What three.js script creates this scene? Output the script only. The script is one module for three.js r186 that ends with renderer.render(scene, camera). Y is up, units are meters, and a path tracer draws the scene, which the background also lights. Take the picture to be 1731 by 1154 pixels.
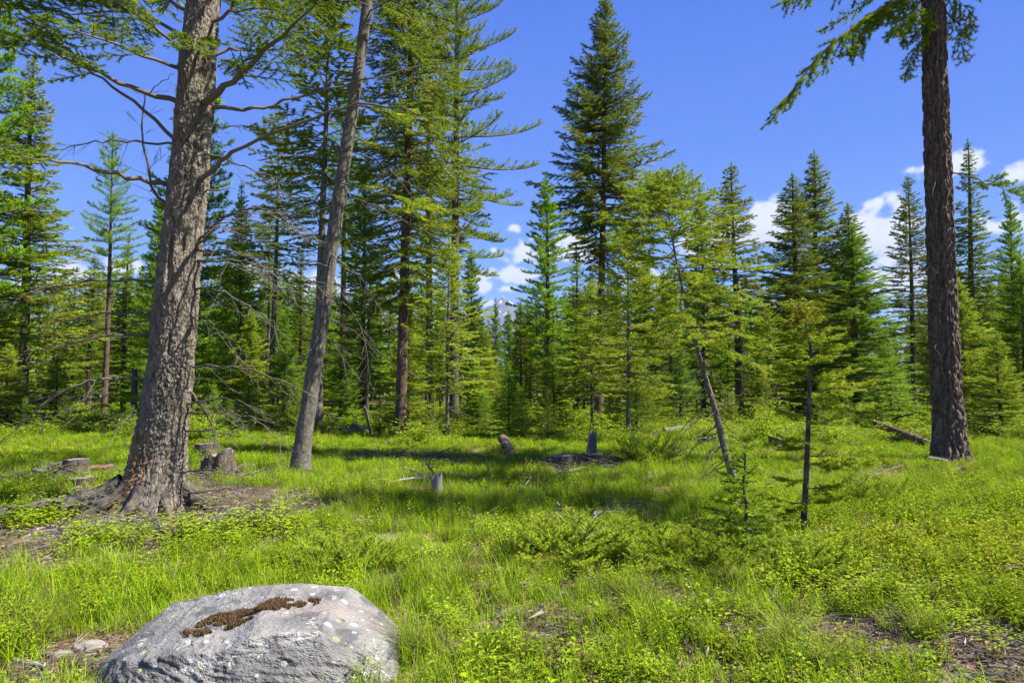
import * as THREE from 'three';
import { mergeVertices } from 'three/addons/utils/BufferGeometryUtils.js';

// ---------------------------------------------------------------- camera, sky, sun, exposure
const scene = new THREE.Scene();
const EYE = 1.6, F = 1162, CX = 865.5, CY = 577, PITCH = Math.atan(73 / F);       // F, CX, CY: the photograph's focal length and centre, in its pixels
const camera = new THREE.PerspectiveCamera(2 * Math.atan(CY / F) * 180 / Math.PI, 1.5, 0.1, 30000);
camera.position.set(0, EYE, 0);
camera.rotation.set(PITCH, 0, 0);
const EXPOSURE = 2.9;
const renderer = new THREE.WebGLRenderer({ antialias: true });
renderer.toneMapping = THREE.LinearToneMapping;
renderer.toneMappingExposure = EXPOSURE;
renderer.shadowMap.enabled = true;
const SUN_AZ = 98, SUN_EL = 52;                                                     // degrees, azimuth clockwise from the view
const sunDir = new THREE.Vector3(Math.sin(SUN_AZ * Math.PI / 180) * Math.cos(SUN_EL * Math.PI / 180), Math.sin(SUN_EL * Math.PI / 180), -Math.cos(SUN_AZ * Math.PI / 180) * Math.cos(SUN_EL * Math.PI / 180));
const sun = new THREE.DirectionalLight(new THREE.Color().setRGB(1, 0.94, 0.84), 5);
sun.name = 'sun';
sun.position.copy(sunDir).multiplyScalar(120).add(new THREE.Vector3(0, 0, -30));
sun.target.position.set(0, 0, -30);
sun.castShadow = true;
sun.shadow.mapSize.set(4096, 4096);
Object.assign(sun.shadow.camera, { left: -70, right: 70, top: 70, bottom: -70, near: 1, far: 300 });
scene.add(sun, sun.target);

// ---------------------------------------------------------------- small maths
function rng(seed) { let s = seed >>> 0; return () => { s = (s + 0x6d2b79f5) | 0; let t = Math.imul(s ^ (s >>> 15), 1 | s); t = (t + Math.imul(t ^ (t >>> 7), 61 | t)) ^ t; return ((t ^ (t >>> 14)) >>> 0) / 4294967296; }; }
const clamp = THREE.MathUtils.clamp, lerp = THREE.MathUtils.lerp, sst = THREE.MathUtils.smoothstep;
const V = (x, y, z) => new THREE.Vector3(x, y, z);
function hash2(x, y, s = 0) { let h = Math.imul(x | 0, 374761393) ^ Math.imul(y | 0, 668265263) ^ Math.imul(s | 0, 2147483647 - 97); h = Math.imul(h ^ (h >>> 13), 1274126177); h ^= h >>> 16; return (h >>> 0) / 4294967296; }
const wrap = (i, p) => (p ? ((i % p) + p) % p : i);
function vnoise(x, y, s = 0, px = 0, py = 0) {                                      // value noise 0..1, tiling with period px, py
  const ix = Math.floor(x), iy = Math.floor(y), fx = x - ix, fy = y - iy, u = fx * fx * (3 - 2 * fx), v = fy * fy * (3 - 2 * fy);
  const a = hash2(wrap(ix, px), wrap(iy, py), s), b = hash2(wrap(ix + 1, px), wrap(iy, py), s), c = hash2(wrap(ix, px), wrap(iy + 1, py), s), d = hash2(wrap(ix + 1, px), wrap(iy + 1, py), s);
  return a + (b - a) * u + (c - a) * v + (a - b - c + d) * u * v;
}
function fbm(x, y, oct = 4, s = 0, px = 0, py = 0) { let a = 0.5, t = 0, n = 0; for (let i = 0; i < oct; i++) { t += a * vnoise(x, y, s + i * 17, px, py); n += a; x *= 2; y *= 2; px *= 2; py *= 2; a *= 0.5; } return t / n; }
function worley(x, y, s = 0, px = 0, py = 0) {                                      // [F1, F2, cell id]
  const ix = Math.floor(x), iy = Math.floor(y); let f1 = 9, f2 = 9, id = 0;
  for (let j = -1; j < 2; j++) for (let i = -1; i < 2; i++) {
    const cx = wrap(ix + i, px), cy = wrap(iy + j, py), dx = ix + i + hash2(cx, cy, s) - x, dy = iy + j + hash2(cx, cy, s + 5) - y, d = Math.sqrt(dx * dx + dy * dy);
    if (d < f1) { f2 = f1; f1 = d; id = hash2(cx, cy, s + 9); } else if (d < f2) f2 = d;
  }
  return [f1, f2, id];
}
function n3(x, y, z, s = 0) {
  const ix = Math.floor(x), iy = Math.floor(y), iz = Math.floor(z), fx = x - ix, fy = y - iy, fz = z - iz, u = fx * fx * (3 - 2 * fx), v = fy * fy * (3 - 2 * fy), w = fz * fz * (3 - 2 * fz);
  const h = (i, j, k) => hash2(ix + i + (iz + k) * 57, iy + j + (iz + k) * 131, s);
  return lerp(lerp(lerp(h(0, 0, 0), h(1, 0, 0), u), lerp(h(0, 1, 0), h(1, 1, 0), u), v), lerp(lerp(h(0, 0, 1), h(1, 0, 1), u), lerp(h(0, 1, 1), h(1, 1, 1), u), v), w);
}
function f3(x, y, z, oct = 4, s = 0) { let a = 0.5, t = 0, n = 0; for (let i = 0; i < oct; i++) { t += a * n3(x, y, z, s + i * 13); n += a; x *= 2.03; y *= 2.03; z *= 2.03; a *= 0.5; } return t / n; }

// a pixel of the photograph as a direction, as a point at a horizontal distance ahead, and as a point of the ground
const PC = Math.cos(PITCH), PS = Math.sin(PITCH);
const ray = (px, py) => { const x = (px - CX) / F, y = -(py - CY) / F; return V(x, PS + y * PC, -PC + y * PS); };
const at = (px, py, d) => { const r = ray(px, py); return r.multiplyScalar(d / -r.z).add(V(0, EYE, 0)); };
const MOUND = at(262, 850, 9.2);
function height(x, z) {
  const d = Math.hypot(x, z);
  let h = (fbm(x * 0.13 + 7, z * 0.13 + 3, 3, 4) - 0.5) * 0.34 * sst(d, 2, 9) + (fbm(x * 0.7, z * 0.7, 3, 8) - 0.5) * 0.07;
  const m = Math.hypot(x - MOUND.x, (z - MOUND.z) * 1.15); h += 0.16 * Math.exp(-m * m / 1.7);
  return h + (fbm(x * 0.011, z * 0.011, 3, 21) - 0.5) * 6 * sst(d, 70, 300);
}
const onGround = (x, z, dy = 0) => V(x, height(x, z) + dy, z);
function gpt(px, py) { const r = ray(px, py); let h = 0, p; for (let i = 0; i < 8; i++) { p = r.clone().multiplyScalar((h - EYE) / r.y).add(V(0, EYE, 0)); h = height(p.x, p.z); } return V(p.x, h, p.z); }
const gat = (px, d) => { const p = at(px, 650, d); return onGround(p.x, p.z); };

// ---------------------------------------------------------------- the sky: air and clouds
{
  const W = 3072, H = 1536, data = new Float32Array(W * H * 4), k = 1 / EXPOSURE, R = rng(91);
  const blobs = [];                                                                 // a cloud: centre azimuth, elevation and half sizes in degrees, density
  const put = (px, py, wpx, hpx, dens = 1) => { const r = ray(px, py), u = r.clone().normalize(); blobs.push([Math.atan2(r.x, -r.z) * 57.2958, Math.asin(u.y) * 57.2958, wpx / F * 57.3, hpx / F * 57.3, dens]); };
  for (const b of [[870, 387, 14, 10, 0.6], [815, 464, 26, 13, 1], [868, 466, 46, 16, 0.95], [817, 490, 22, 15, 0.9], [852, 489, 20, 6, 0.7], [960, 425, 70, 34, 1.1], [880, 428, 34, 22, 0.9], [835, 424, 10, 7, 0.5], [826, 512, 20, 12, 0.9],
    [1215, 392, 58, 34, 1.05], [1300, 384, 56, 40, 1.1], [1180, 420, 60, 30, 1], [1495, 402, 48, 50, 1.1], [1530, 470, 80, 66, 0.95], [1495, 345, 34, 14, 0.8], [1548, 288, 36, 10, 0.6], [1622, 280, 40, 18, 0.9], [1725, 298, 30, 14, 0.9], [1490, 303, 12, 5, 0.4],
    [1700, 385, 46, 22, 0.9], [125, 465, 48, 22, 1], [60, 480, 50, 20, 0.8], [200, 452, 40, 20, 0.8], [420, 470, 60, 24, 0.9], [520, 480, 60, 26, 0.9], [700, 470, 50, 22, 0.8], [1090, 470, 60, 28, 0.8]]) put(...b);
  for (let i = 0; i < 90; i++) { const az = 42 + R() * 276; blobs.push([az > 180 ? az - 360 : az, 4 + R() * 12, 1.2 + R() * 3.4, 0.6 + R() * 1.6, 0.7 + R() * 0.4]); }
  const stops = [[0, 0.36, 0.55, 0.93], [5, 0.28, 0.49, 0.945], [10, 0.175, 0.375, 0.94], [18, 0.115, 0.265, 0.91], [30, 0.072, 0.192, 0.83], [60, 0.065, 0.17, 0.72], [90, 0.055, 0.15, 0.64]];
  for (let y = 0; y < H; y++) {
    const el = ((y + 0.5) / H - 0.5) * 180;
    let a = 0; while (a < stops.length - 2 && el > stops[a + 1][0]) a++;
    const t = clamp((el - stops[a][0]) / (stops[a + 1][0] - stops[a][0]), 0, 1), c = [1, 2, 3].map((i) => lerp(stops[a][i], stops[a + 1][i], t));
    const near = el > -1 && el < 24 ? blobs.filter((b) => Math.abs(el - b[1]) < b[3] * 2.2) : [];
    for (let x = 0; x < W; x++) {
      const o = (y * W + x) * 4; let r = c[0], g = c[1], b = c[2];
      if (near.length) {
        let az = ((x + 0.5) / W - 0.5) * 360 + 90; if (az > 180) az -= 360;          // 0 is straight ahead (-z), growing to the right
        let dens = 0, low = 0;
        for (const q of near) { let da = Math.abs(az - q[0]); if (da > 180) da = 360 - da; if (da > q[2] * 2.2) continue; const dy = (el - q[1]) / q[3], e = (da / q[2]) ** 2 + (dy < 0 ? dy * dy * 1.8 : dy * dy); const v = q[4] * Math.exp(-e * 1.1); if (v > dens) low = clamp(-dy, 0, 1); dens = Math.max(dens, v); }
        if (dens > 0.05) {
          const n = fbm(az * 0.9 + 300, el * 1.3, 6, 3), n2 = fbm(az * 2.6 + 90, el * 3.2, 4, 33);
          const m = sst(dens * 0.95 + (n - 0.5) * 1.15 + (n2 - 0.5) * 0.3, 0.34, 0.66);
          const body = 0.97 - 0.2 * low * sst(dens, 0.4, 0.9) - 0.14 * (1 - n2) * low;
          r = lerp(r, body * 0.95, m); g = lerp(g, body * 0.965, m); b = lerp(b, Math.min(1, body * 1.02), m);
        }
      }
      data[o] = r * k; data[o + 1] = g * k; data[o + 2] = b * k; data[o + 3] = 1;
    }
  }
  const sky = new THREE.DataTexture(data, W, H, THREE.RGBAFormat, THREE.FloatType);
  sky.mapping = THREE.EquirectangularReflectionMapping; sky.magFilter = sky.minFilter = THREE.LinearFilter; sky.needsUpdate = true;
  scene.background = sky; scene.environment = sky;
}

// ---------------------------------------------------------------- textures and materials
function tex(w, h, fn, { srgb = true, rep = [1, 1] } = {}) {
  const d = new Uint8Array(w * h * 4);
  for (let y = 0; y < h; y++) for (let x = 0; x < w; x++) { const c = fn(x / w, y / h), o = (y * w + x) * 4; d[o] = clamp(c[0], 0, 255); d[o + 1] = clamp(c[1], 0, 255); d[o + 2] = clamp(c[2], 0, 255); d[o + 3] = 255; }
  const t = new THREE.DataTexture(d, w, h); t.wrapS = t.wrapT = THREE.RepeatWrapping; t.magFilter = THREE.LinearFilter; t.minFilter = THREE.LinearMipmapLinearFilter; t.generateMipmaps = true; if (srgb) t.colorSpace = THREE.SRGBColorSpace; t.repeat.set(...rep); t.needsUpdate = true; return t;
}
const mix3 = (a, b, t) => [lerp(a[0], b[0], t), lerp(a[1], b[1], t), lerp(a[2], b[2], t)];
function barkTex(seed, cols, cw, ch) {                                              // one metre of bark, colours of its scales vary from scale to scale
  return tex(512, 512, (u, v) => {
    const wx = u * cw + (fbm(u * 8, v * 8, 3, seed, 8, 8) - 0.5) * 1.4, wy = v * ch, [, , id] = worley(wx, wy, seed, cw, ch);
    const n = fbm(u * 32, v * 16, 4, seed + 3, 32, 16), l = fbm(u * 5, v * 5, 4, seed + 6, 5, 5);
    return mix3(mix3(cols[0], cols[1], clamp(id * 0.7 + (n - 0.5) * 1.2 + 0.1, 0, 1)), cols[2], sst(l, 0.55, 0.75) * 0.7);
  });
}
function barkBump(seed, cw, ch) {
  return tex(512, 512, (u, v) => { const [f1, f2] = worley(u * cw + (fbm(u * 8, v * 8, 3, seed, 8, 8) - 0.5) * 1.4, v * ch, seed, cw, ch), g = sst(f2 - f1, 0.02, 0.4) * 190 + fbm(u * 48, v * 24, 3, seed + 2, 48, 24) * 65; return [g, g, g]; }, { srgb: false });
}
const std = (o) => new THREE.MeshStandardMaterial({ roughness: 0.95, ...o });
const bumpA = barkBump(5, 20, 9), bumpB = barkBump(6, 14, 4);
const M = {
  barkBig: std({ map: barkTex(11, [[83, 75, 64], [134, 125, 110], [114, 108, 96]], 20, 12), bumpMap: bumpA, bumpScale: 0.008, vertexColors: true }),
  barkLarch: std({ map: barkTex(12, [[56, 46, 38], [120, 101, 84], [92, 83, 72]], 14, 4), bumpMap: bumpB, bumpScale: 0.014 }),
  barkGrey: std({ map: barkTex(13, [[74, 68, 60], [126, 119, 107], [99, 96, 87]], 20, 16), bumpMap: bumpA, bumpScale: 0.004 }),
  barkBrown: std({ map: barkTex(14, [[65, 50, 39], [113, 91, 73], [87, 78, 67]], 14, 6), bumpMap: bumpB, bumpScale: 0.012 }),
  barkDark: std({ map: barkTex(15, [[57, 49, 42], [106, 95, 82], [80, 78, 68]], 20, 10), bumpMap: bumpA, bumpScale: 0.008 }),
  twig: std({ color: new THREE.Color().setRGB(0.125, 0.1, 0.074) }),
  deadTwig: std({ color: new THREE.Color().setRGB(0.105, 0.088, 0.068) }),
  greyWood: std({ map: tex(256, 256, (u, v) => mix3([72, 69, 64], [124, 119, 112], fbm(u * 40, v * 4, 4, 71, 40, 4)), {}), vertexColors: false }),
  paleWood: std({ map: tex(256, 256, (u, v) => mix3([112, 107, 99], [168, 162, 151], fbm(u * 40, v * 4, 4, 74, 40, 4)), {}) }),
  brownWood: std({ map: tex(256, 256, (u, v) => mix3([80, 60, 42], [142, 112, 82], fbm(u * 40, v * 4, 4, 72, 40, 4)), {}) }),
  darkWood: std({ map: tex(256, 256, (u, v) => mix3([46, 42, 40], [104, 98, 94], fbm(u * 32, v * 4, 4, 73, 32, 4)), {}) }),
  moss: std({ color: 0xffffff, vertexColors: true, roughness: 1, flatShading: true, side: THREE.DoubleSide }),
};
const leafMat = (t = 0.35) => new THREE.MeshPhysicalMaterial({ color: 0xffffff, vertexColors: true, roughness: 0.8, transmission: t, thickness: 0, side: THREE.DoubleSide, flatShading: true, specularIntensity: 0.06 });
M.needles = leafMat(0.48); M.larchNeedles = leafMat(0.5); M.young = leafMat(0.52); M.grass = leafMat(0.44); M.leaves = leafMat(0.44);

// ---------------------------------------------------------------- geometry collectors
class Leaves {                                                                      // loose flat triangles with a colour each: needles, blades, leaves
  constructor(cap = 4096) { this.p = new Float32Array(cap * 9); this.c = new Float32Array(cap * 9); this.n = 0; }
  tri(ax, ay, az, bx, by, bz, cx, cy, cz, k) {
    let o = this.n * 9;
    if (o + 9 > this.p.length) { const p = new Float32Array(this.p.length * 2), c = new Float32Array(p.length); p.set(this.p); c.set(this.c); this.p = p; this.c = c; }
    const p = this.p, c = this.c;
    p[o] = ax; p[o + 1] = ay; p[o + 2] = az; p[o + 3] = bx; p[o + 4] = by; p[o + 5] = bz; p[o + 6] = cx; p[o + 7] = cy; p[o + 8] = cz;
    for (let i = 0; i < 9; i += 3) { c[o + i] = k[0]; c[o + i + 1] = k[1]; c[o + i + 2] = k[2]; }
    this.n++;
  }
  geo() { const g = new THREE.BufferGeometry(); g.setAttribute('position', new THREE.BufferAttribute(this.p.slice(0, this.n * 9), 3)); g.setAttribute('color', new THREE.BufferAttribute(this.c.slice(0, this.n * 9), 3)); return g; }
}
class Wood {                                                                        // round tapering limbs, smooth
  constructor() { this.p = []; this.nn = []; this.uv = []; this.i = []; }
  tube(pts, rad, sides = 5, cap = true) {
    const n = pts.length, base = this.p.length / 3; let len = 0; const t = V(), u = V(), w = V(), ref = V();
    for (let k = 0; k < n; k++) {
      t.subVectors(pts[Math.min(k + 1, n - 1)], pts[Math.max(k - 1, 0)]).normalize();
      if (k === 0) { ref.set(0, 1, 0); if (Math.abs(t.y) > 0.9) ref.set(1, 0, 0); }
      u.copy(ref).addScaledVector(t, -ref.dot(t)).normalize(); ref.copy(u); w.crossVectors(t, u);
      if (k) len += pts[k].distanceTo(pts[k - 1]);
      for (let s = 0; s <= sides; s++) {
        const a = s / sides * Math.PI * 2, c = Math.cos(a), d = Math.sin(a), r = rad[k];
        const nx = u.x * c + w.x * d, ny = u.y * c + w.y * d, nz = u.z * c + w.z * d;
        this.p.push(pts[k].x + nx * r, pts[k].y + ny * r, pts[k].z + nz * r); this.nn.push(nx, ny, nz); this.uv.push(s / sides * Math.max(0.1, rad[0] * 6.28), len);
      }
    }
    const q = sides + 1;
    for (let k = 0; k < n - 1; k++) for (let s = 0; s < sides; s++) { const a = base + k * q + s; this.i.push(a, a + 1, a + q, a + 1, a + q + 1, a + q); }
    if (cap && rad[n - 1] > 0.004) { const c = this.p.length / 3; this.p.push(pts[n - 1].x, pts[n - 1].y, pts[n - 1].z); this.nn.push(t.x, t.y, t.z); this.uv.push(0, len); for (let s = 0; s < sides; s++) this.i.push(base + (n - 1) * q + s, base + (n - 1) * q + s + 1, c); }
  }
  geo() { const g = new THREE.BufferGeometry(); g.setAttribute('position', new THREE.Float32BufferAttribute(this.p, 3)); g.setAttribute('normal', new THREE.Float32BufferAttribute(this.nn, 3)); g.setAttribute('uv', new THREE.Float32BufferAttribute(this.uv, 2)); g.setIndex(this.i); return g; }
  get empty() { return !this.i.length; }
}

// ---------------------------------------------------------------- names, labels
const taken = new Map();
function numbered(name) { const n = taken.get(name) ?? 0; taken.set(name, n + 1); return n ? name + '_' + String(n).padStart(3, '0') : name; }
function tag(o, label, category, group, kind) { if (label) o.userData.label = label; if (category) o.userData.category = category; if (group) o.userData.group = group; if (kind) o.userData.kind = kind; return o; }
function base(name, pos, label, category, group, turn = 0) { const g = new THREE.Group(); g.name = numbered(name); g.position.copy(pos); g.rotation.y = turn; scene.add(g); return tag(g, label, category, group); }
function part(parent, name, geo, mat, label, kind) { const m = new THREE.Mesh(geo, mat); m.name = name; m.castShadow = m.receiveShadow = true; parent.add(m); if (label) m.userData.label = label; if (kind) m.userData.kind = kind; return m; }
function structure(name, geo, mat) { const m = part(scene, numbered(name), geo, mat); m.userData.kind = 'structure'; return m; }
function copyOf(src, name, pos, turn, scale, label, category, group) { const c = src.clone(); c.name = numbered(name); c.userData = {}; c.position.copy(pos); c.rotation.set(0, turn, 0); c.scale.copy(scale); scene.add(c); return tag(c, label, category, group); }
// ---------------------------------------------------------------- how a conifer grows
const UPV = V(0, 1, 0);
function shade(k, R, v = 0.3) { const f = 1 - v / 2 + R() * v; return [k[0] * f * (0.94 + R() * 0.12), k[1] * f, k[2] * f]; }
function needles(L, a, b, o, R, cols) {                                             // needles round the stretch a..b of a twig
  const dx = b.x - a.x, dy = b.y - a.y, dz = b.z - a.z, len = Math.hypot(dx, dy, dz); if (len < 1e-4) return;
  const fx = dx / len, fy = dy / len, fz = dz / len; let sx = -fz, sy = 0, sz = fx; const sl = Math.hypot(sx, sz);
  if (sl < 0.15) { sx = 1; sy = 0; sz = 0; } else { sx /= sl; sz /= sl; }
  const ux = sy * fz - sz * fy, uy = sz * fx - sx * fz, uz = sx * fy - sy * fx;
  const k = cols[Math.floor(R() * cols.length)], f = 0.82 + R() * 0.36, c = [k[0] * f, k[1] * f, k[2] * f];
  const n = Math.max(1, Math.round(len / o.gap));
  for (let i = 0; i <= n; i++) for (let w = 0; w < o.ways; w++) {
    const t = (i + R() * 0.9) / (n + 0.9), an = (w + 0.5) / o.ways * Math.PI * 2 * o.round + (1 - o.round) * (w % 2 ? Math.PI : 0) + (R() - 0.5) * 1.3 + o.roll, ca = Math.cos(an), sa = Math.sin(an), fw = o.fwd + (R() - 0.5) * 0.3;
    let nx = fx * fw + sx * ca - ux * sa, ny = fy * fw + sy * ca - uy * sa, nz = fz * fw + sz * ca - uz * sa; const nl = Math.hypot(nx, ny, nz), q = o.nl * (0.65 + R() * 0.6) / nl;
    nx *= q; ny *= q; nz *= q;
    const m = R() * 6.28, wx = Math.cos(m), wy = Math.sin(m) * 0.6, wz = Math.sin(m); let cx = ny * wz - nz * wy, cy = nz * wx - nx * wz, cz = nx * wy - ny * wx; const cl = o.nw * 0.5 / (Math.hypot(cx, cy, cz) + 1e-6); cx *= cl; cy *= cl; cz *= cl;
    const px = a.x + dx * t, py = a.y + dy * t, pz = a.z + dz * t;
    L.tri(px - cx, py - cy, pz - cz, px + cx, py + cy, pz + cz, px + nx, py + ny, pz + nz, c);
  }
}
// one limb with side twigs; o.sec.up lifts the twigs, o.sec.tert gives them twigs of their own
function bough(L, W, R, o) {
  const N = clamp(Math.ceil(o.len / (o.step ?? 0.3)), 3, 12), pts = [o.p.clone()], rad = [o.r], p = o.p.clone(), d = V(); let az = o.az;
  for (let i = 1; i <= N; i++) { const t = (i - 0.5) / N, el = o.el + (o.droop ?? 0) * t + (o.lift ?? 0) * t * t; az += (R() - 0.5) * (o.wander ?? 0.16); d.set(Math.cos(az) * Math.cos(el), Math.sin(el), Math.sin(az) * Math.cos(el)); p.addScaledVector(d, o.len / N); pts.push(p.clone()); rad.push(Math.max(0.0025, o.r * (1 - 0.9 * i / N))); }
  leafLimb(L, W, R, pts, rad, o);
  return pts;
}
function onPath(pts, cum, s, out, dir) { let k = 1; while (k < pts.length - 1 && cum[k] < s) k++; const t = clamp((s - cum[k - 1]) / (cum[k] - cum[k - 1] + 1e-6), 0, 1); out.lerpVectors(pts[k - 1], pts[k], t); dir.subVectors(pts[k], pts[k - 1]).normalize(); }
function leafLimb(L, W, R, pts, rad, o) {
  if (W) W.tube(pts, rad, o.sides ?? 4, false);
  const cum = [0]; for (let i = 1; i < pts.length; i++) cum.push(cum[i - 1] + pts[i].distanceTo(pts[i - 1]));
  const len = cum[cum.length - 1], S = o.sec, p = V(), d = V(), side = V(), up = V(), e = V(), q = V(), d2 = V(), side2 = V(), a = V();
  if (!S) return;
  let flip = R() < 0.5 ? 1 : -1;
  for (let s = len * (o.bare ?? 0.12); s < len * 0.985; s += S.gap * (0.7 + R() * 0.6)) {
    const t = s / len; onPath(pts, cum, s, p, d); side.crossVectors(d, UPV); if (side.lengthSq() < 0.02) side.set(1, 0, 0); side.normalize(); up.crossVectors(side, d);
    flip = -flip; if (R() < (S.miss ?? 0.06)) continue;
    const L2 = S.max * (S.min + (1 - S.min) * Math.pow(1 - t, S.pow ?? 0.8)) * sst(t, -0.08, 0.2) * (0.65 + R() * 0.6), an = S.angle + (R() - 0.5) * 0.5;
    d2.copy(d).multiplyScalar(Math.cos(an)).addScaledVector(side, flip * Math.sin(an) * (S.spread ?? 1)).addScaledVector(up, S.up + (R() - 0.5) * (S.rough ?? 0.35)); d2.y += (S.lift ?? 0); d2.normalize();
    e.copy(p).addScaledVector(d2, L2); e.y -= (S.sag ?? 0.08) * L2;
    if (W) W.tube([p.clone(), e.clone()], [Math.max(0.002, L2 * 0.009), 0.0015], 3, false);
    if (W && S.sub) for (let j = 0; j < S.sub; j++) { const u = 0.25 + R() * 0.75; q.copy(p).lerp(e, u); a.set(R() - 0.5, R() - 0.65, R() - 0.5).multiplyScalar(0.7).add(d2).normalize().multiplyScalar(L2 * (0.2 + R() * 0.4)).add(q); W.tube([q.clone(), a.clone()], [0.0028, 0.0012], 3, false); }
    if (S.hang && R() < S.hang) { q.copy(p).lerp(e, R()); W.tube([q.clone(), q.clone().add(V((R() - 0.5) * 0.12, -0.05 - R() * 0.14, (R() - 0.5) * 0.12))], [0.005, 0.0012], 3, false); }
    if (o.needle) {
      if (S.tert && L2 > S.tert.gap * 2) {
        side2.crossVectors(d2, up).normalize();
        let f3 = 1;
        for (let s2 = L2 * 0.2; s2 < L2 * 0.96; s2 += S.tert.gap * (0.75 + R() * 0.5)) {
          const t2 = s2 / L2, L3 = Math.max(S.tert.min, L2 * S.tert.k * (1 - t2 * 0.75)) * (0.7 + R() * 0.5); f3 = -f3; a.copy(p).lerp(e, t2);
          q.copy(d2).multiplyScalar(0.62).addScaledVector(side2, f3 * 0.78).addScaledVector(up, (R() - 0.45) * 0.4).multiplyScalar(L3).add(a); q.y -= 0.05 * L3;
          needles(L, a, q, o.needle, R, o.cols);
        }
      }
      a.copy(p).lerp(e, S.nude ?? 0.1); needles(L, a, e, o.needle, R, o.cols);
    }
  }
  if (o.needle) { onPath(pts, cum, len * 0.75, p, d); needles(L, p, pts[pts.length - 1], o.needle, R, o.cols); }
}
const ND = { mid: { nl: 0.12, nw: 0.035, gap: 0.036, ways: 3, round: 0.5, fwd: 0.9, roll: 0.3 }, fine: { nl: 0.075, nw: 0.022, gap: 0.022, ways: 3, round: 0.5, fwd: 0.8, roll: 0.3 }, near: { nl: 0.03, nw: 0.0048, gap: 0.0085, ways: 3, round: 0.4, fwd: 0.75, roll: 0.25 }, larch: { nl: 0.095, nw: 0.032, gap: 0.042, ways: 4, round: 1, fwd: 0.35, roll: 0 }, far: { nl: 0.2, nw: 0.075, gap: 0.085, ways: 3, round: 0.5, fwd: 0.9, roll: 0.3 } };
const C = {
  fir: [[0.185, 0.263, 0.016], [0.230, 0.288, 0.018], [0.154, 0.240, 0.016], [0.272, 0.296, 0.020]],
  firGreen: [[0.196, 0.305, 0.015], [0.248, 0.342, 0.016], [0.169, 0.269, 0.016]],
  olive: [[0.186, 0.252, 0.017], [0.232, 0.263, 0.018], [0.147, 0.227, 0.017], [0.246, 0.232, 0.022]],
  larch: [[0.193, 0.343, 0.010], [0.252, 0.399, 0.010], [0.164, 0.299, 0.010]],
  larchDark: [[0.165, 0.259, 0.008], [0.216, 0.303, 0.010], [0.284, 0.338, 0.010]],
  young: [[0.299, 0.400, 0.022], [0.353, 0.443, 0.026], [0.235, 0.346, 0.019], [0.383, 0.410, 0.028]],
  fresh: [[0.207, 0.362, 0.015], [0.247, 0.402, 0.015], [0.177, 0.304, 0.015]],
  spruceAndShade: [[0.128, 0.211, 0.013], [0.173, 0.246, 0.013], [0.231, 0.282, 0.013]],  // own green of the spruces; on LIVE boughs it stands in for shade
  dull: [[0.221, 0.322, 0.018], [0.294, 0.347, 0.018], [0.183, 0.249, 0.018]],
};
const SEC = {
  fir: { gap: 0.09, miss: 0.14, max: 0.7, min: 0.3, angle: 0.95, up: 0.02, rough: 0.5, sag: 0.12 },
  larch: { gap: 0.095, max: 0.42, min: 0.35, angle: 0.85, up: 0.25, rough: 0.7, sag: -0.1, spread: 0.7 },
};
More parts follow.
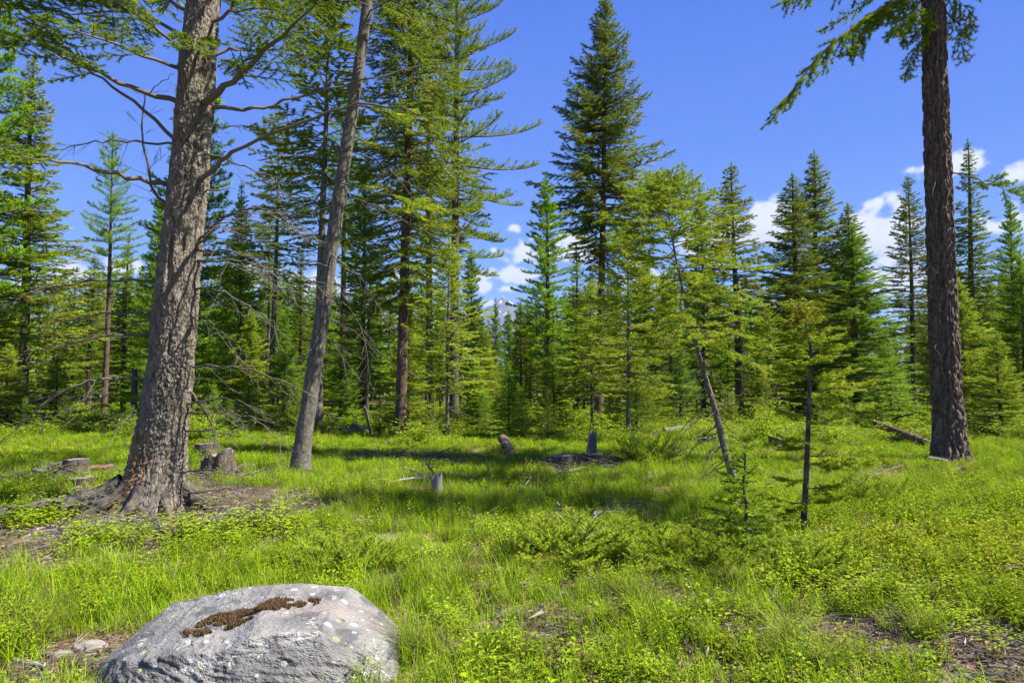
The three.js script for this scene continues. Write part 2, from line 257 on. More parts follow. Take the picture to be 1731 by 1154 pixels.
// grows trunk, limbs and foliage into collectors round the origin
function conifer(o) {
  const R = rng(o.seed), L = new Leaves(20000), W = new Wood(), T = new Wood(), H = o.H, lean = o.lean ?? [0, 0], wob = o.wob ?? 0.012;
  const axis = (y) => { const t = y / H; return V(lean[0] * t + (o.bow?.[0] ?? 0) * t * (1 - t) * 4 + Math.sin(t * 5 + o.seed) * wob * H * 0.3, y, lean[1] * t + (o.bow?.[1] ?? 0) * t * (1 - t) * 4 + Math.cos(t * 4 + o.seed * 2) * wob * H * 0.3); };
  const rad = (y) => o.r0 * (Math.pow(1 - y / H, 0.75) * 0.96 + 0.02) + o.r0 * 0.35 * Math.exp(-y / (o.r0 * 2.2));
  const pts = [], rr = []; const n = o.rings ?? 22; for (let i = 0; i <= n; i++) { const y = -0.25 + (H + 0.2) * Math.pow(i / n, 1.4); pts.push(axis(Math.max(y, 0)).setY(y)); rr.push(y > H ? 0.004 : rad(Math.max(0, y))); }
  T.tube(pts, rr, o.sides ?? 10, false);
  const y0 = H * o.crown0; let g = R() * 6;
  for (let y = y0; y < H * 0.985; y += o.gap * (0.7 + R() * 0.6) * lerp(1, o.topGap ?? 0.55, (y - y0) / (H - y0))) {
    const t = (y - y0) / (H - y0), k = Math.max(1, Math.round(o.n * (0.7 + R() * 0.6)));
    g += 2.4;
    for (let i = 0; i < k; i++) {
      const az = g + i / k * 6.283 + (R() - 0.5) * 0.9; if (R() < (o.miss ?? 0.16)) continue;
      const side = o.oneSide ? 1 + o.oneSide[1] * Math.cos(az - o.oneSide[0]) : 1, len = Math.max(0.12, o.R(t) * side * (0.58 + R() * 0.66)), py = y + (R() - 0.5) * o.gap * 0.6;
      bough(L, W, R, { p: axis(py), az, el: lerp(o.el[0], o.el[1], t) + (R() - 0.5) * 0.25, len, r: clamp(len * 0.016, 0.004, 0.06), droop: lerp(o.droop[0], o.droop[1], t), lift: lerp(o.lift[0], o.lift[1], t), bare: o.bare * lerp(1, 0.25, t), sec: { ...o.sec, max: Math.min(o.sec.max, len * 0.5) }, needle: o.needle, cols: o.cols, sides: 3, wander: o.wander });
    }
  }
  needles(L, axis(H * 0.97), axis(H).add(V(0, 0.1, 0)), o.needle, R, o.cols);
  const D = new Wood();
  for (let i = 0; i < (o.dead ?? 0); i++) { const y = lerp(H * 0.05, y0 * 1.05, Math.pow(R(), 0.7)), az = R() * 6.283, len = (o.deadLen ?? 1) * (0.3 + R() * 0.9); bough(null, D, R, { p: axis(y), az, el: -0.15 + (R() - 0.5) * 0.5, len, r: 0.012 + len * 0.006, droop: -0.6, sides: 4, sec: { gap: 0.22, max: len * 0.4, min: 0.2, angle: 0.8, up: -0.1, rough: 0.8, hang: 0.3 } }); }
  return { L, W, T, D, axis, rad };
}
const counts = {};
function tree(name, o, mats) {                                                      // a Group: trunk, crown (its foliage), branches, dead branches
  const g = new THREE.Group(), t = conifer(o); g.userData.H = o.H; g.userData.R = o.halfWidth ?? o.R(0.12);
  part(g, 'trunk', t.T.geo(), mats[0]);
  const crown = part(g, 'crown', t.L.geo(), mats[1]); part(crown, 'branches', t.W.geo(), M.twig);
  if (!t.D.empty) part(g, 'dead_branches', t.D.geo(), M.deadTwig, null, 'stuff');
  counts[name] = t.L.n; g.name = name; return g;
}
const cone = (w, p = 0.8, low = 0.25) => (t) => w * Math.pow(1 - t, p) * lerp(low, 1, sst(t, 0, 0.16)) + 0.08;
const PROTO = {
  denseFir: tree('dense', { seed: 1, H: 16, r0: 0.2, crown0: 0.06, gap: 0.34, n: 6, R: cone(2.7, 0.85, 0.8), el: [-0.1, 0.75], droop: [-0.35, -0.2], lift: [0.55, 0.2], bare: 0.25, sec: SEC.fir, needle: ND.mid, cols: [...C.fir, ...C.olive, C.young[0]], dead: 10 }, [M.barkDark, M.needles]),
  denseFirGreen: tree('denseGreen', { seed: 2, H: 15, r0: 0.19, crown0: 0.05, gap: 0.34, n: 6, R: cone(2.9, 0.9, 0.85), el: [-0.05, 0.8], droop: [-0.3, -0.2], lift: [0.5, 0.2], bare: 0.25, sec: SEC.fir, needle: ND.mid, cols: [...C.firGreen, ...C.fresh], dead: 6 }, [M.barkDark, M.needles]),
  openFir: tree('open', { seed: 3, H: 17, r0: 0.2, crown0: 0.28, gap: 0.4, n: 6, R: cone(2.5, 0.8, 0.5), el: [-0.15, 0.7], droop: [-0.3, -0.2], lift: [0.6, 0.2], bare: 0.3, sec: { ...SEC.fir, gap: 0.1 }, needle: ND.mid, cols: C.olive, dead: 26, deadLen: 1.3, miss: 0.15 }, [M.barkDark, M.needles]),
  spire: tree('spire', { seed: 4, H: 17, r0: 0.19, crown0: 0.1, gap: 0.36, n: 5, R: cone(2.3, 1.05, 0.8), el: [-0.3, 0.5], droop: [-0.1, -0.1], lift: [0.4, 0.2], bare: 0.2, sec: SEC.fir, needle: ND.mid, cols: C.spruceAndShade, dead: 10 }, [M.barkDark, M.needles]),
  larch: tree('larch', { seed: 5, H: 15, r0: 0.15, crown0: 0.22, gap: 0.34, n: 5, R: cone(1.9, 0.7, 0.6), el: [-0.05, 0.7], droop: [-0.3, -0.1], lift: [0.7, 0.3], bare: 0.12, sec: SEC.larch, needle: ND.larch, cols: C.larch, dead: 14 }, [M.barkBrown, M.larchNeedles]),
  larchBare: tree('larchBare', { seed: 15, H: 15, r0: 0.15, crown0: 0.46, gap: 0.38, n: 4, R: cone(1.7, 0.6, 0.8), el: [0.05, 0.7], droop: [-0.3, -0.1], lift: [0.7, 0.3], bare: 0.12, sec: { ...SEC.larch, gap: 0.085 }, needle: { ...ND.larch, nw: 0.02 }, cols: C.larch, dead: 20 }, [M.barkBrown, M.larchNeedles]),
  larchLow: tree('larchLow', { seed: 6, H: 13, r0: 0.13, crown0: 0.08, gap: 0.32, n: 6, R: cone(1.7, 0.65, 0.9), el: [0.0, 0.7], droop: [-0.3, -0.1], lift: [0.6, 0.3], bare: 0.12, sec: SEC.larch, needle: ND.larch, cols: C.larch, dead: 4 }, [M.barkBrown, M.larchNeedles]),
  airyFir: tree('airy', { seed: 7, H: 16, r0: 0.14, crown0: 0.4, gap: 0.4, n: 5, R: cone(2.1, 0.5, 0.8), el: [-0.2, 0.6], droop: [-0.3, -0.2], lift: [0.5, 0.2], bare: 0.25, sec: { ...SEC.fir, gap: 0.12 }, needle: ND.mid, cols: C.dull, dead: 22, deadLen: 1.1, miss: 0.2 }, [M.barkGrey, M.needles]),
  youngFir: tree('young', { seed: 8, H: 7, r0: 0.08, crown0: 0.05, gap: 0.2, n: 6, R: cone(1.5, 0.9, 0.9), el: [0.0, 0.8], droop: [-0.25, -0.1], lift: [0.45, 0.2], bare: 0.15, sec: { ...SEC.fir, gap: 0.07, max: 0.5 }, needle: ND.fine, cols: C.young }, [M.barkDark, M.young]),
  youngFresh: tree('youngFresh', { seed: 9, H: 6, r0: 0.07, crown0: 0.06, gap: 0.22, n: 6, R: cone(1.35, 1, 0.9), el: [0.1, 0.7], droop: [-0.15, -0.1], lift: [0.3, 0.2], bare: 0.12, sec: { ...SEC.fir, gap: 0.07, max: 0.45 }, needle: ND.fine, cols: C.fresh }, [M.barkDark, M.young]),
  youngAiry: tree('youngAiry', { seed: 28, H: 7, r0: 0.07, crown0: 0.26, gap: 0.24, n: 5, R: cone(1.6, 0.7, 0.9), el: [-0.15, 0.8], droop: [-0.25, -0.1], lift: [0.5, 0.2], bare: 0.2, sec: { ...SEC.fir, gap: 0.075, max: 0.5 }, needle: ND.fine, cols: C.young, dead: 14, deadLen: 0.7 }, [M.barkGrey, M.young]),
  pole: tree('pole', { seed: 10, H: 11, r0: 0.09, crown0: 0.45, gap: 0.4, n: 4, R: cone(1.1, 0.7, 0.7), el: [-0.1, 0.6], droop: [-0.3, -0.1], lift: [0.4, 0.2], bare: 0.2, sec: { ...SEC.fir, gap: 0.1 }, needle: ND.mid, cols: C.firGreen, dead: 24, deadLen: 0.8, miss: 0.15 }, [M.barkDark, M.needles]),
  seedling: tree('seedling', { seed: 11, H: 1.6, r0: 0.02, rings: 8, sides: 6, crown0: 0.08, gap: 0.14, n: 5, R: cone(0.5, 0.9, 0.9), el: [0.1, 0.8], droop: [-0.15, -0.1], lift: [0.3, 0.2], bare: 0.1, sec: { gap: 0.05, max: 0.22, min: 0.35, angle: 0.9, up: 0.05, rough: 0.4 }, needle: { ...ND.fine, nl: 0.04, nw: 0.009, gap: 0.016 }, cols: C.fresh }, [M.barkDark, M.young]),
  seedlingB: tree('seedlingB', { seed: 12, H: 1.3, r0: 0.02, rings: 8, sides: 6, crown0: 0.05, gap: 0.12, n: 6, R: cone(0.62, 0.8, 0.9), el: [0.1, 0.8], droop: [-0.15, -0.1], lift: [0.3, 0.2], bare: 0.1, sec: { gap: 0.05, max: 0.22, min: 0.35, angle: 0.9, up: 0.05, rough: 0.4 }, needle: { ...ND.fine, nl: 0.04, nw: 0.009, gap: 0.016 }, cols: C.young }, [M.barkDark, M.young]),
};
// ---------------------------------------------------------------- ground, mountain
{
  const rs = [0]; for (let r = 0.6; r < 90; r *= 1.035) rs.push(r); for (let r = 100; r < 16000; r *= 1.25) rs.push(r);
  const A = 240, p = [], uv = [], idx = [];
  rs.forEach((r) => { for (let a = 0; a <= A; a++) { const th = a / A * 6.28319, x = Math.cos(th) * r, z = Math.sin(th) * r; p.push(x, height(x, z), z); uv.push(x / 2.4, z / 2.4); } });
  for (let i = 0; i < rs.length - 1; i++) for (let a = 0; a < A; a++) { const k = i * (A + 1) + a; idx.push(k, k + 1, k + A + 1, k + 1, k + A + 2, k + A + 1); }
  const g = new THREE.BufferGeometry(); g.setAttribute('position', new THREE.Float32BufferAttribute(p, 3)); g.setAttribute('uv', new THREE.Float32BufferAttribute(uv, 2)); g.setIndex(idx); g.computeVertexNormals();
  const soil = tex(1024, 1024, (u, v) => {
    const a = fbm(u * 6, v * 6, 5, 41, 6, 6), b = fbm(u * 60, v * 60, 3, 42, 60, 60), [, , id] = worley(u * 90, v * 90, 44, 90, 90);
    let c = mix3([70, 52, 36], [120, 94, 66], clamp(b * 1.3 - 0.15, 0, 1)); if (id > 0.78) c = mix3(c, [150, 126, 92], 0.7); if (id < 0.12) c = mix3(c, [48, 36, 26], 0.7);
    return mix3(c, [86, 104, 34], sst(a + (b - 0.5) * 0.5, 0.42, 0.58) * 0.75);
  });
  const bump = tex(512, 512, (u, v) => { const n = fbm(u * 40, v * 40, 4, 47, 40, 40) * 255; return [n, n, n]; }, { srgb: false });
  structure('ground', g, std({ map: soil, bumpMap: bump, bumpScale: 0.03 }));
}
{ // the peak far behind the wood
  const D = 7000, c = at(850, 650, D), peak = (650 - 499) / F * D, p = [], col = [], idx = [], NX = 260, NZ = 90, x0 = -5200, x1 = 5200;
  const hgt = (x, z) => {
    const dx = Math.abs(x) * (x < 0 ? 1.06 : 0.8), r = Math.hypot(dx, z * 0.9), n = f3(x / 420 + 9, 3, z / 420, 5, 3), rid = 1 - Math.abs(2 * f3(x / 260, 7, z / 260, 4, 9) - 1);
    const cone1 = peak - 40 - r * 0.63 + Math.max(0, 40 - r * 0.4), rng2 = 560 + 200 * fbm(x / 900 + 4, 1, 4, 7) - Math.abs(z + 300) * 0.45 - Math.max(0, Math.abs(x) - 900) * 0.05;
    return Math.max(cone1 + (rid - 0.5) * 130 * sst(r, 20, 320) + (n - 0.5) * 120 * sst(r, 20, 400), rng2 * 0.86 + (rid - 0.6) * 170);
  };
  for (let j = 0; j <= NZ; j++) for (let i = 0; i <= NX; i++) {
    const s = (i / NX) * 2 - 1, x = Math.sign(s) * Math.pow(Math.abs(s), 1.8) * 5200, z = lerp(900, -900, j / NZ), y = Math.max(-40, hgt(x, z));
    p.push(x, y, z);
    const rock = fbm(x / 60, z / 60 + y / 40, 4, 5), snow = sst(f3(x / 90, y / 130, z / 90, 4, 31) + (y / peak - 0.9) * 0.1, 0.64, 0.67) * sst(y / peak, 0.62, 0.75), wood = 1 - sst(y / peak + (rock - 0.5) * 0.2, 0.42, 0.6);
    let k = [lerp(0.045, 0.08, rock), lerp(0.042, 0.072, rock), lerp(0.045, 0.075, rock)]; k = mix3(k, [0.05, 0.075, 0.035], wood * 0.8); k = mix3(k, [0.75, 0.77, 0.8], snow); col.push(...k);
  }
  for (let j = 0; j < NZ; j++) for (let i = 0; i < NX; i++) { const k = j * (NX + 1) + i; idx.push(k, k + 1, k + NX + 1, k + 1, k + NX + 2, k + NX + 1); }
  const g = new THREE.BufferGeometry(); g.setAttribute('position', new THREE.Float32BufferAttribute(p, 3)); g.setAttribute('color', new THREE.Float32BufferAttribute(col, 3)); g.setIndex(idx); g.computeVertexNormals();
  const m = structure('mountain', g, std({ vertexColors: true })); m.position.set(c.x, 0, -D);
}
scene.fog = new THREE.FogExp2(new THREE.Color().setRGB(0.42, 0.64, 1.0), 0.00007);

// ---------------------------------------------------------------- the wood far behind, one mass
{
  const forest = new THREE.Group(); forest.name = 'forest'; forest.userData = { label: 'dense mixed conifer wood closing the far side of the meadow', category: 'forest', kind: 'stuff' }; scene.add(forest);
  const kinds = [
    conifer({ seed: 61, H: 10, r0: 0.12, crown0: 0.1, gap: 0.5, n: 5, R: cone(1.5, 0.85, 0.8), el: [-0.1, 0.6], droop: [-0.3, -0.1], lift: [0.4, 0.2], bare: 0.15, sec: { ...SEC.fir, gap: 0.2, max: 0.5 }, needle: ND.far, cols: C.fir, rings: 5, sides: 5 }),
    conifer({ seed: 62, H: 10, r0: 0.12, crown0: 0.15, gap: 0.5, n: 5, R: cone(1.3, 0.7, 0.8), el: [0, 0.6], droop: [-0.3, -0.1], lift: [0.5, 0.2], bare: 0.15, sec: { ...SEC.larch, gap: 0.19, max: 0.5 }, needle: ND.far, cols: C.larch, rings: 5, sides: 5 }),
    conifer({ seed: 63, H: 10, r0: 0.12, crown0: 0.06, gap: 0.45, n: 5, R: cone(1.7, 0.9, 0.9), el: [-0.1, 0.6], droop: [-0.3, -0.1], lift: [0.4, 0.2], bare: 0.15, sec: { ...SEC.fir, gap: 0.2, max: 0.5 }, needle: ND.far, cols: C.firGreen, rings: 5, sides: 5 }),
    conifer({ seed: 64, H: 10, r0: 0.11, crown0: 0.3, gap: 0.5, n: 4, R: cone(1.4, 0.8, 0.6), el: [-0.2, 0.6], droop: [-0.2, -0.1], lift: [0.4, 0.2], bare: 0.2, sec: { ...SEC.fir, gap: 0.18, max: 0.5 }, needle: ND.far, cols: C.spruceAndShade, rings: 5, sides: 5 }),
  ];
  const R = rng(5), lists = kinds.map(() => []), m = new THREE.Matrix4(), q = new THREE.Quaternion();
  // the skyline of the wood in the photograph: pixel x, pixel y of the tops
  const sky = [[-400, 470], [0, 480], [120, 470], [240, 450], [400, 450], [470, 470], [560, 480], [650, 470], [760, 490], [800, 525], [830, 548], [850, 556], [875, 535], [895, 518], [925, 505], [985, 480], [1100, 470], [1250, 480], [1400, 500], [1500, 540], [1540, 530], [1620, 470], [1731, 450], [2200, 470]];
  const skyAt = (x) => { let i = 0; while (i < sky.length - 2 && x > sky[i + 1][0]) i++; return lerp(sky[i][1], sky[i + 1][1], clamp((x - sky[i][0]) / (sky[i + 1][0] - sky[i][0]), 0, 1)); };
  for (let row = 0; row < 9; row++) {
    const d = 42 + row * 5.5;
    for (let px = -380; px < 2150; px += (1.5 + R() * 1.5) / d * F) {
      const dd = d + (R() - 0.5) * 4.5, g = gat(px, dd), top = skyAt(px) + (R() - 0.25) * 70 + (row < 2 ? 50 : 0), h = clamp((650 - top) / F * dd + EYE, 3, 16), s = h / 10, w = s * (0.8 + R() * 0.45) * (h < 6 ? 1.25 : 1);
      q.setFromAxisAngle(UPV, R() * 6.28); lists[Math.floor(R() * R() * 3.99 + (R() < 0.3 ? 1 : 0)) % 4].push(m.clone().compose(g, q, V(w, s, w)));
    }
  }
  kinds.forEach((k, i) => {
    const add = (name, geo, mat) => { const im = new THREE.InstancedMesh(geo, mat, lists[i].length); lists[i].forEach((x, j) => im.setMatrixAt(j, x)); im.name = name; im.castShadow = im.receiveShadow = true; im.userData.kind = 'stuff'; forest.add(im); };
    add('crowns', k.L.geo(), i === 1 ? M.larchNeedles : M.needles); add('trunks', k.T.geo(), i === 1 ? M.barkBrown : M.barkDark);
    counts['far' + i] = k.L.n * 1; counts['farN' + i] = lists[i].length;
  });
}
// ---------------------------------------------------------------- the trees round the meadow
// kind, pixel x of the foot, metres ahead, pixel y of the top, half width of the crown in pixels, turn, label
function plant(kind, px, d, top, half, turn, label, group, name = 'fir_tree') {
  const src = PROTO[kind], p = gat(px, d), h = EYE + (650 - top) / F * d - p.y, w = half / F * d / src.userData.R; p.y -= 0.05;
  return copyOf(src, name, p, turn, V(w, h / src.userData.H, w), label, name.includes('larch') ? 'larch tree' : name.includes('seedling') ? 'seedling' : 'fir tree', group);
}
const G1 = null;
// stretches of the wood's edge, by landmarks
const ZONES = [[110, 'below the dark olive fir'], [255, 'below the pole trunked larch'], [330, 'hidden behind the thick trunk'], [490, 'between thick trunk and leaning grey trunk'], [560, 'behind the leaning grey trunk'], [660, 'left of the straight brown trunk'], [750, 'beside the hooked branch larch'], [850, 'in front of the distant peak'], [960, 'below the pointed bright larch'], [1080, 'round the tall dense fir\'s foot'], [1200, 'behind the bent young fir'], [1330, 'below the fork topped fir'], [1440, 'below the broad olive fir'], [1550, 'below the thin dark trunked fir'], [1660, 'behind the tall bare larch trunk'], [9999, 'at the photo\'s right edge']];
const zone = (px) => ZONES.find((z) => px < z[0]).slice(1);
plant('denseFir', 34, 29, 75, 112, 0.4, 'dense dark olive fir with bare grey lower trunk at the photo\'s left edge');
plant('larch', -38, 27, -120, 92, 1.1, 'light green larch cut off by the photo\'s left edge above the dark olive fir', G1, 'larch_tree');
plant('larchBare', 176, 32, 212, 56, 2.0, 'slender larch with long bare pole trunk between the dark olive fir and thick trunk', G1, 'larch_tree');
plant('larchLow', 318, 26, 40, 100, 0.2, 'bright green larch rising directly behind the thick leaning fir trunk', G1, 'larch_tree');
plant('openFir', 150, 40, 428, 50, 0.7, 'mid height fir with white cloud behind its top, beside the pole trunked larch');
plant('spire', 208, 37, 395, 52, 2.7, 'dull green fir between the pole trunked larch and the thick trunk');
plant('larchBare', 450, 40, 352, 38, 1.9, 'small far larch seen between the thick trunk and the leaning grey trunk', G1, 'larch_tree');
plant('airyFir', 541, 25, -110, 118, 3.3, 'tall airy fir with pale trunk right behind the leaning grey trunk');
plant('airyFir', 460, 33, 175, 80, 4.1, 'thin sparse fir showing sky through it, just inside the leaning grey trunk');
plant('spire', 505, 38, 420, 46, 5.2, 'dark pointed fir low behind the leaning grey trunk');
plant('denseFirGreen', 612, 33, 235, 74, 1.2, 'mid green fir between the leaning grey trunk and the straight brown trunk');
plant('airyFir', 724, 32, -20, 105, 0.9, 'thin airy fir between the straight brown trunk and the hooked branch larch');
plant('youngAiry', 757, 21.5, 405, 88, 0.3, 'yellow green young fir in front of the hooked branch larch trunk', null, 'young_fir');
plant('larchLow', 797, 30, 420, 40, 2.2, 'narrow light green larch beside the gap with the distant peak', G1, 'larch_tree');
plant('denseFirGreen', 838, 39, 500, 26, 3.6, 'small narrow fir standing just below the distant peak');
plant('youngFir', 690, 24, 500, 50, 2.5, 'young yellow green fir between the brown trunk and the hooked branch larch', null, 'young_fir');
plant('denseFir', 880, 37, 506, 34, 4.4, 'olive fir with uneven top right of the distant peak');
plant('larch', 924, 27.6, 290, 68, 1.4, 'pointed bright larch between the distant peak and the tall dense fir', G1, 'larch_tree');
plant('spire', 975, 36, 415, 52, 0.4, 'dark shaded fir close behind the tall dense fir\'s bare trunk');
plant('denseFirGreen', 1092, 37, 420, 62, 0.8, 'mid green fir behind the bent young fir');
plant('denseFirGreen', 1190, 40, 306, 60, 2.3, 'pointed fir against white cloud, left of the fork topped fir');
plant('openFir', 1247, 35, 268, 80, 1.7, 'fir with forked ragged top and long dark bare trunk');
plant('denseFir', 1352, 31, 286, 112, 5.0, 'broad olive fir with wide skirt, shorter of the close pair');
plant('denseFir', 1386, 37, 247, 98, 1.0, 'taller fir behind the broad olive fir');
plant('denseFir', 1442, 35, 338, 90, 2.9, 'blunt topped olive fir next to the white cloud gap');
plant('denseFirGreen', 1448, 27, 372, 112, 0.1, 'bright green full skirted fir with grey trunk showing near its foot');
plant('openFir', 1547, 34, 288, 56, 3.9, 'thin dark trunked fir in the cloud gap beside the tall bare larch trunk');
plant('spire', 1652, 36, 228, 80, 0.6, 'dark tiered spire shaped fir beyond the tall bare larch trunk');
plant('larch', 1722, 38, 330, 44, 2.6, 'bluish larch at the photo\'s right edge behind the spire shaped fir', G1, 'larch_tree');
plant('youngFir', 1628, 23, 470, 84, 1.3, 'wide bright young fir just behind the tall bare larch trunk', null, 'young_fir');
plant('denseFirGreen', 1735, 29, 430, 76, 3.1, 'full green fir cut by the photo\'s right edge');
plant('youngFresh', 860, 21, 612, 40, 0.5, 'small fresh green fir with flat tiers in front of the distant peak gap', null, 'young_fir');
plant('youngFresh', 806, 23, 600, 42, 1.5, 'fresh green young fir left of the small flat tiered fir', null, 'young_fir');
plant('youngFresh', 935, 25, 585, 44, 2.5, 'fresh green young fir at the foot of the pointed bright larch', null, 'young_fir');
plant('youngAiry', 1000, 24, 470, 74, 0.9, 'yellow green young fir hiding the foot of the tall dense fir', null, 'young_fir');
plant('youngFir', 1075, 22.5, 560, 58, 4.4, 'yellow green young fir with thin grey trunk behind the bent young fir', null, 'young_fir');
plant('youngFresh', 1150, 27, 580, 48, 3.4, 'fresh green young fir behind the bent young fir\'s trunk', null, 'young_fir');
plant('youngAiry', 1300, 26, 520, 60, 2.1, 'young fir under the forked ragged fir', null, 'young_fir');
plant('youngFresh', 1375, 28, 540, 48, 0.2, 'young fir in the shade of the broad olive fir', null, 'young_fir');
plant('youngFresh', 1505, 29, 570, 44, 1.2, 'young fir left of the thin dark trunked fir', null, 'young_fir');
plant('youngFir', 1690, 21, 560, 66, 5.1, 'low spreading young fir at the photo\'s right edge of the meadow', null, 'young_fir');
plant('youngFresh', 575, 26, 570, 46, 2.2, 'young fir behind the upper foot of the leaning grey trunk', null, 'young_fir');
plant('youngFresh', 480, 29, 530, 52, 3.2, 'fresh green young fir seen between the two leaning trunks', null, 'young_fir');
plant('youngFir', 420, 30, 520, 54, 1.8, 'young fir right of the thick trunk under its dead branches', null, 'young_fir');
plant('youngFresh', 95, 27, 600, 54, 4.0, 'young fir at the foot of the pole trunked larch', null, 'young_fir');
plant('youngFir', 12, 25, 580, 60, 0.7, 'young fir at the meadow edge below the dark olive fir', null, 'young_fir');
plant('youngFresh', 235, 30, 575, 50, 2.9, 'young fir just left of the thick trunk\'s shaded side', null, 'young_fir');
plant('pole', 622, 27, 430, 42, 0.6, 'thin dark poled fir between the leaning grey trunk and brown trunk');
plant('pole', 1136, 33, 470, 46, 1.6, 'thin dark poled fir behind the bent young fir\'s crown');
plant('denseFirGreen', 545, 42, 455, 60, 5.4, 'rounded green fir deep in the wood behind the leaning grey trunk');
plant('spire', 300, 42, 470, 56, 4.9, 'dark fir deep in the wood behind the thick trunk');
plant('denseFir', 1590, 41, 420, 60, 0.3, 'olive fir deep in the wood hidden by the tall bare larch trunk');
plant('youngAiry', 1063, 20.4, 372, 98, 3.9, 'tall bushy yellow green young fir on thin grey stem beside the tall dense fir', null, 'young_fir');
plant('larchBare', 578, 35, 140, 66, 0.9, 'feathery bright larch close behind the upper part of the leaning grey trunk', G1, 'larch_tree');
plant('denseFirGreen', 400, 33, 300, 64, 2.4, 'mid green fir just right of the thick trunk above its dead branches');
plant('larchLow', 258, 36, 330, 50, 5.5, 'light green larch at the shaded side of the thick trunk', G1, 'larch_tree');
plant('youngFir', 822, 25, 548, 46, 5.0, 'bright young fir just left of the distant peak gap, low before the narrow fir', null, 'young_fir');
plant('larchLow', 860, 41, 524, 30, 0.9, 'tiny far larch directly under the distant peak', G1, 'larch_tree');
plant('openFir', 896, 42, 512, 34, 2.9, 'thin far fir beside the pointed bright larch and distant peak');
// seedlings along the edge of the wood
{
  const R = rng(77);
  for (let i = 0; i < 46; i++) {
    const px = -20 + R() * 1770, d = 19 + R() * 11, [where] = zone(px), k = R() < 0.5 ? 'seedling' : 'seedlingB', top = 690 - R() * 45 - (d < 22 ? 5 : 0);
    plant(k, px, d, Math.min(top, 650 + 900 / d), 14 + R() * 16, R() * 6, 'small green conifer seedling ' + where, 'conifer seedlings ' + where, 'conifer_seedling');
  }
}
// ---------------------------------------------------------------- the large trees
function trunkMesh(parent, axisPts, radius, rings, segs, disp, mat, colour, fine = 0.45) {        // axisPts: list of centres; radius(h, angle); disp(x round in metres, h, angle)
  const curve = new THREE.CatmullRomCurve3(axisPts), p = [], uv = [], col = [], idx = [];
  for (let j = 0; j <= rings; j++) {
    const t = j / rings < 0.93 ? j / rings / 0.93 * fine : fine + (j / rings - 0.93) / 0.07 * (1 - fine), c = curve.getPointAt(t), h = c.y - axisPts[0].y;
    for (let i = 0; i <= segs; i++) { const a = i / segs * 6.28319 - Math.PI / 2, r = radius(h, a) + disp(i / segs, h, a); p.push(c.x + Math.cos(a) * r, c.y, c.z + Math.sin(a) * r); uv.push(i / segs * 2.6, h); if (colour) col.push(...colour(a, h)); }
  }
  for (let j = 0; j < rings; j++) for (let i = 0; i < segs; i++) { const k = j * (segs + 1) + i; idx.push(k, k + segs + 1, k + 1, k + 1, k + segs + 1, k + segs + 2); }
  const g = new THREE.BufferGeometry(); g.setAttribute('position', new THREE.Float32BufferAttribute(p, 3)); g.setAttribute('uv', new THREE.Float32BufferAttribute(uv, 2)); if (colour) g.setAttribute('color', new THREE.Float32BufferAttribute(col, 3)); g.setIndex(idx); g.computeVertexNormals();
  return part(parent, 'trunk', g, mat);
}
const local = (o, v) => v.clone().sub(o.position);
// a limb along pixels of the photograph, [x, y] pairs; its depth runs from d0 at the trunk to d1 at the tip
function limbPath(o, px, d0, d1) { const n = px.length - 1, pts = px.map(([x, y], i) => local(o, at(x, y, lerp(d0, d1, i / n)))); return new THREE.CatmullRomCurve3(pts).getPoints(Math.max(8, n * 4)); }
function limb(o, name, px, d0, d1, r, opt, mat = M.twig) {
  const W = new Wood(), L = opt.needle ? new Leaves() : null, R = rng(Math.round(px[0][1] * 7 + px[n1(px)][0])), pts = limbPath(o, px, d0, d1);
  for (let i = 1; i < pts.length; i++) { pts[i].y += (R() - 0.5) * 0.05; pts[i].x += (R() - 0.5) * 0.035; pts[i].z += (R() - 0.5) * 0.05; }
  leafLimb(L, W, R, pts, pts.map((_, i) => Math.max(0.003, r * (1 - 0.88 * i / (pts.length - 1)))), { sides: 6, ...opt });
  const m = part(o, name, W.geo(), mat); if (L && L.n) part(m, 'needles', L.geo(), opt.leaf ?? M.needles);
  return m;
}
const n1 = (a) => a.length - 1;
const DEAD = { sec: { gap: 0.11, sub: 3, max: 0.5, min: 0.25, angle: 0.8, up: -0.05, rough: 0.9, sag: 0.25, hang: 0.16, miss: 0.15 }, bare: 0.12 };
const LIVE = { sec: { gap: 0.075, max: 0.8, min: 0.35, angle: 0.95, up: 0.0, rough: 0.5, sag: 0.14, hang: 0.12, tert: { gap: 0.055, min: 0.08, k: 0.45 } }, bare: 0.3, needle: { ...ND.near, nl: 0.04, nw: 0.0115, gap: 0.0115 }, cols: [...C.spruceAndShade, C.fir[2]] };  // needles darker than the fir's own: shade on these boughs put into the colour

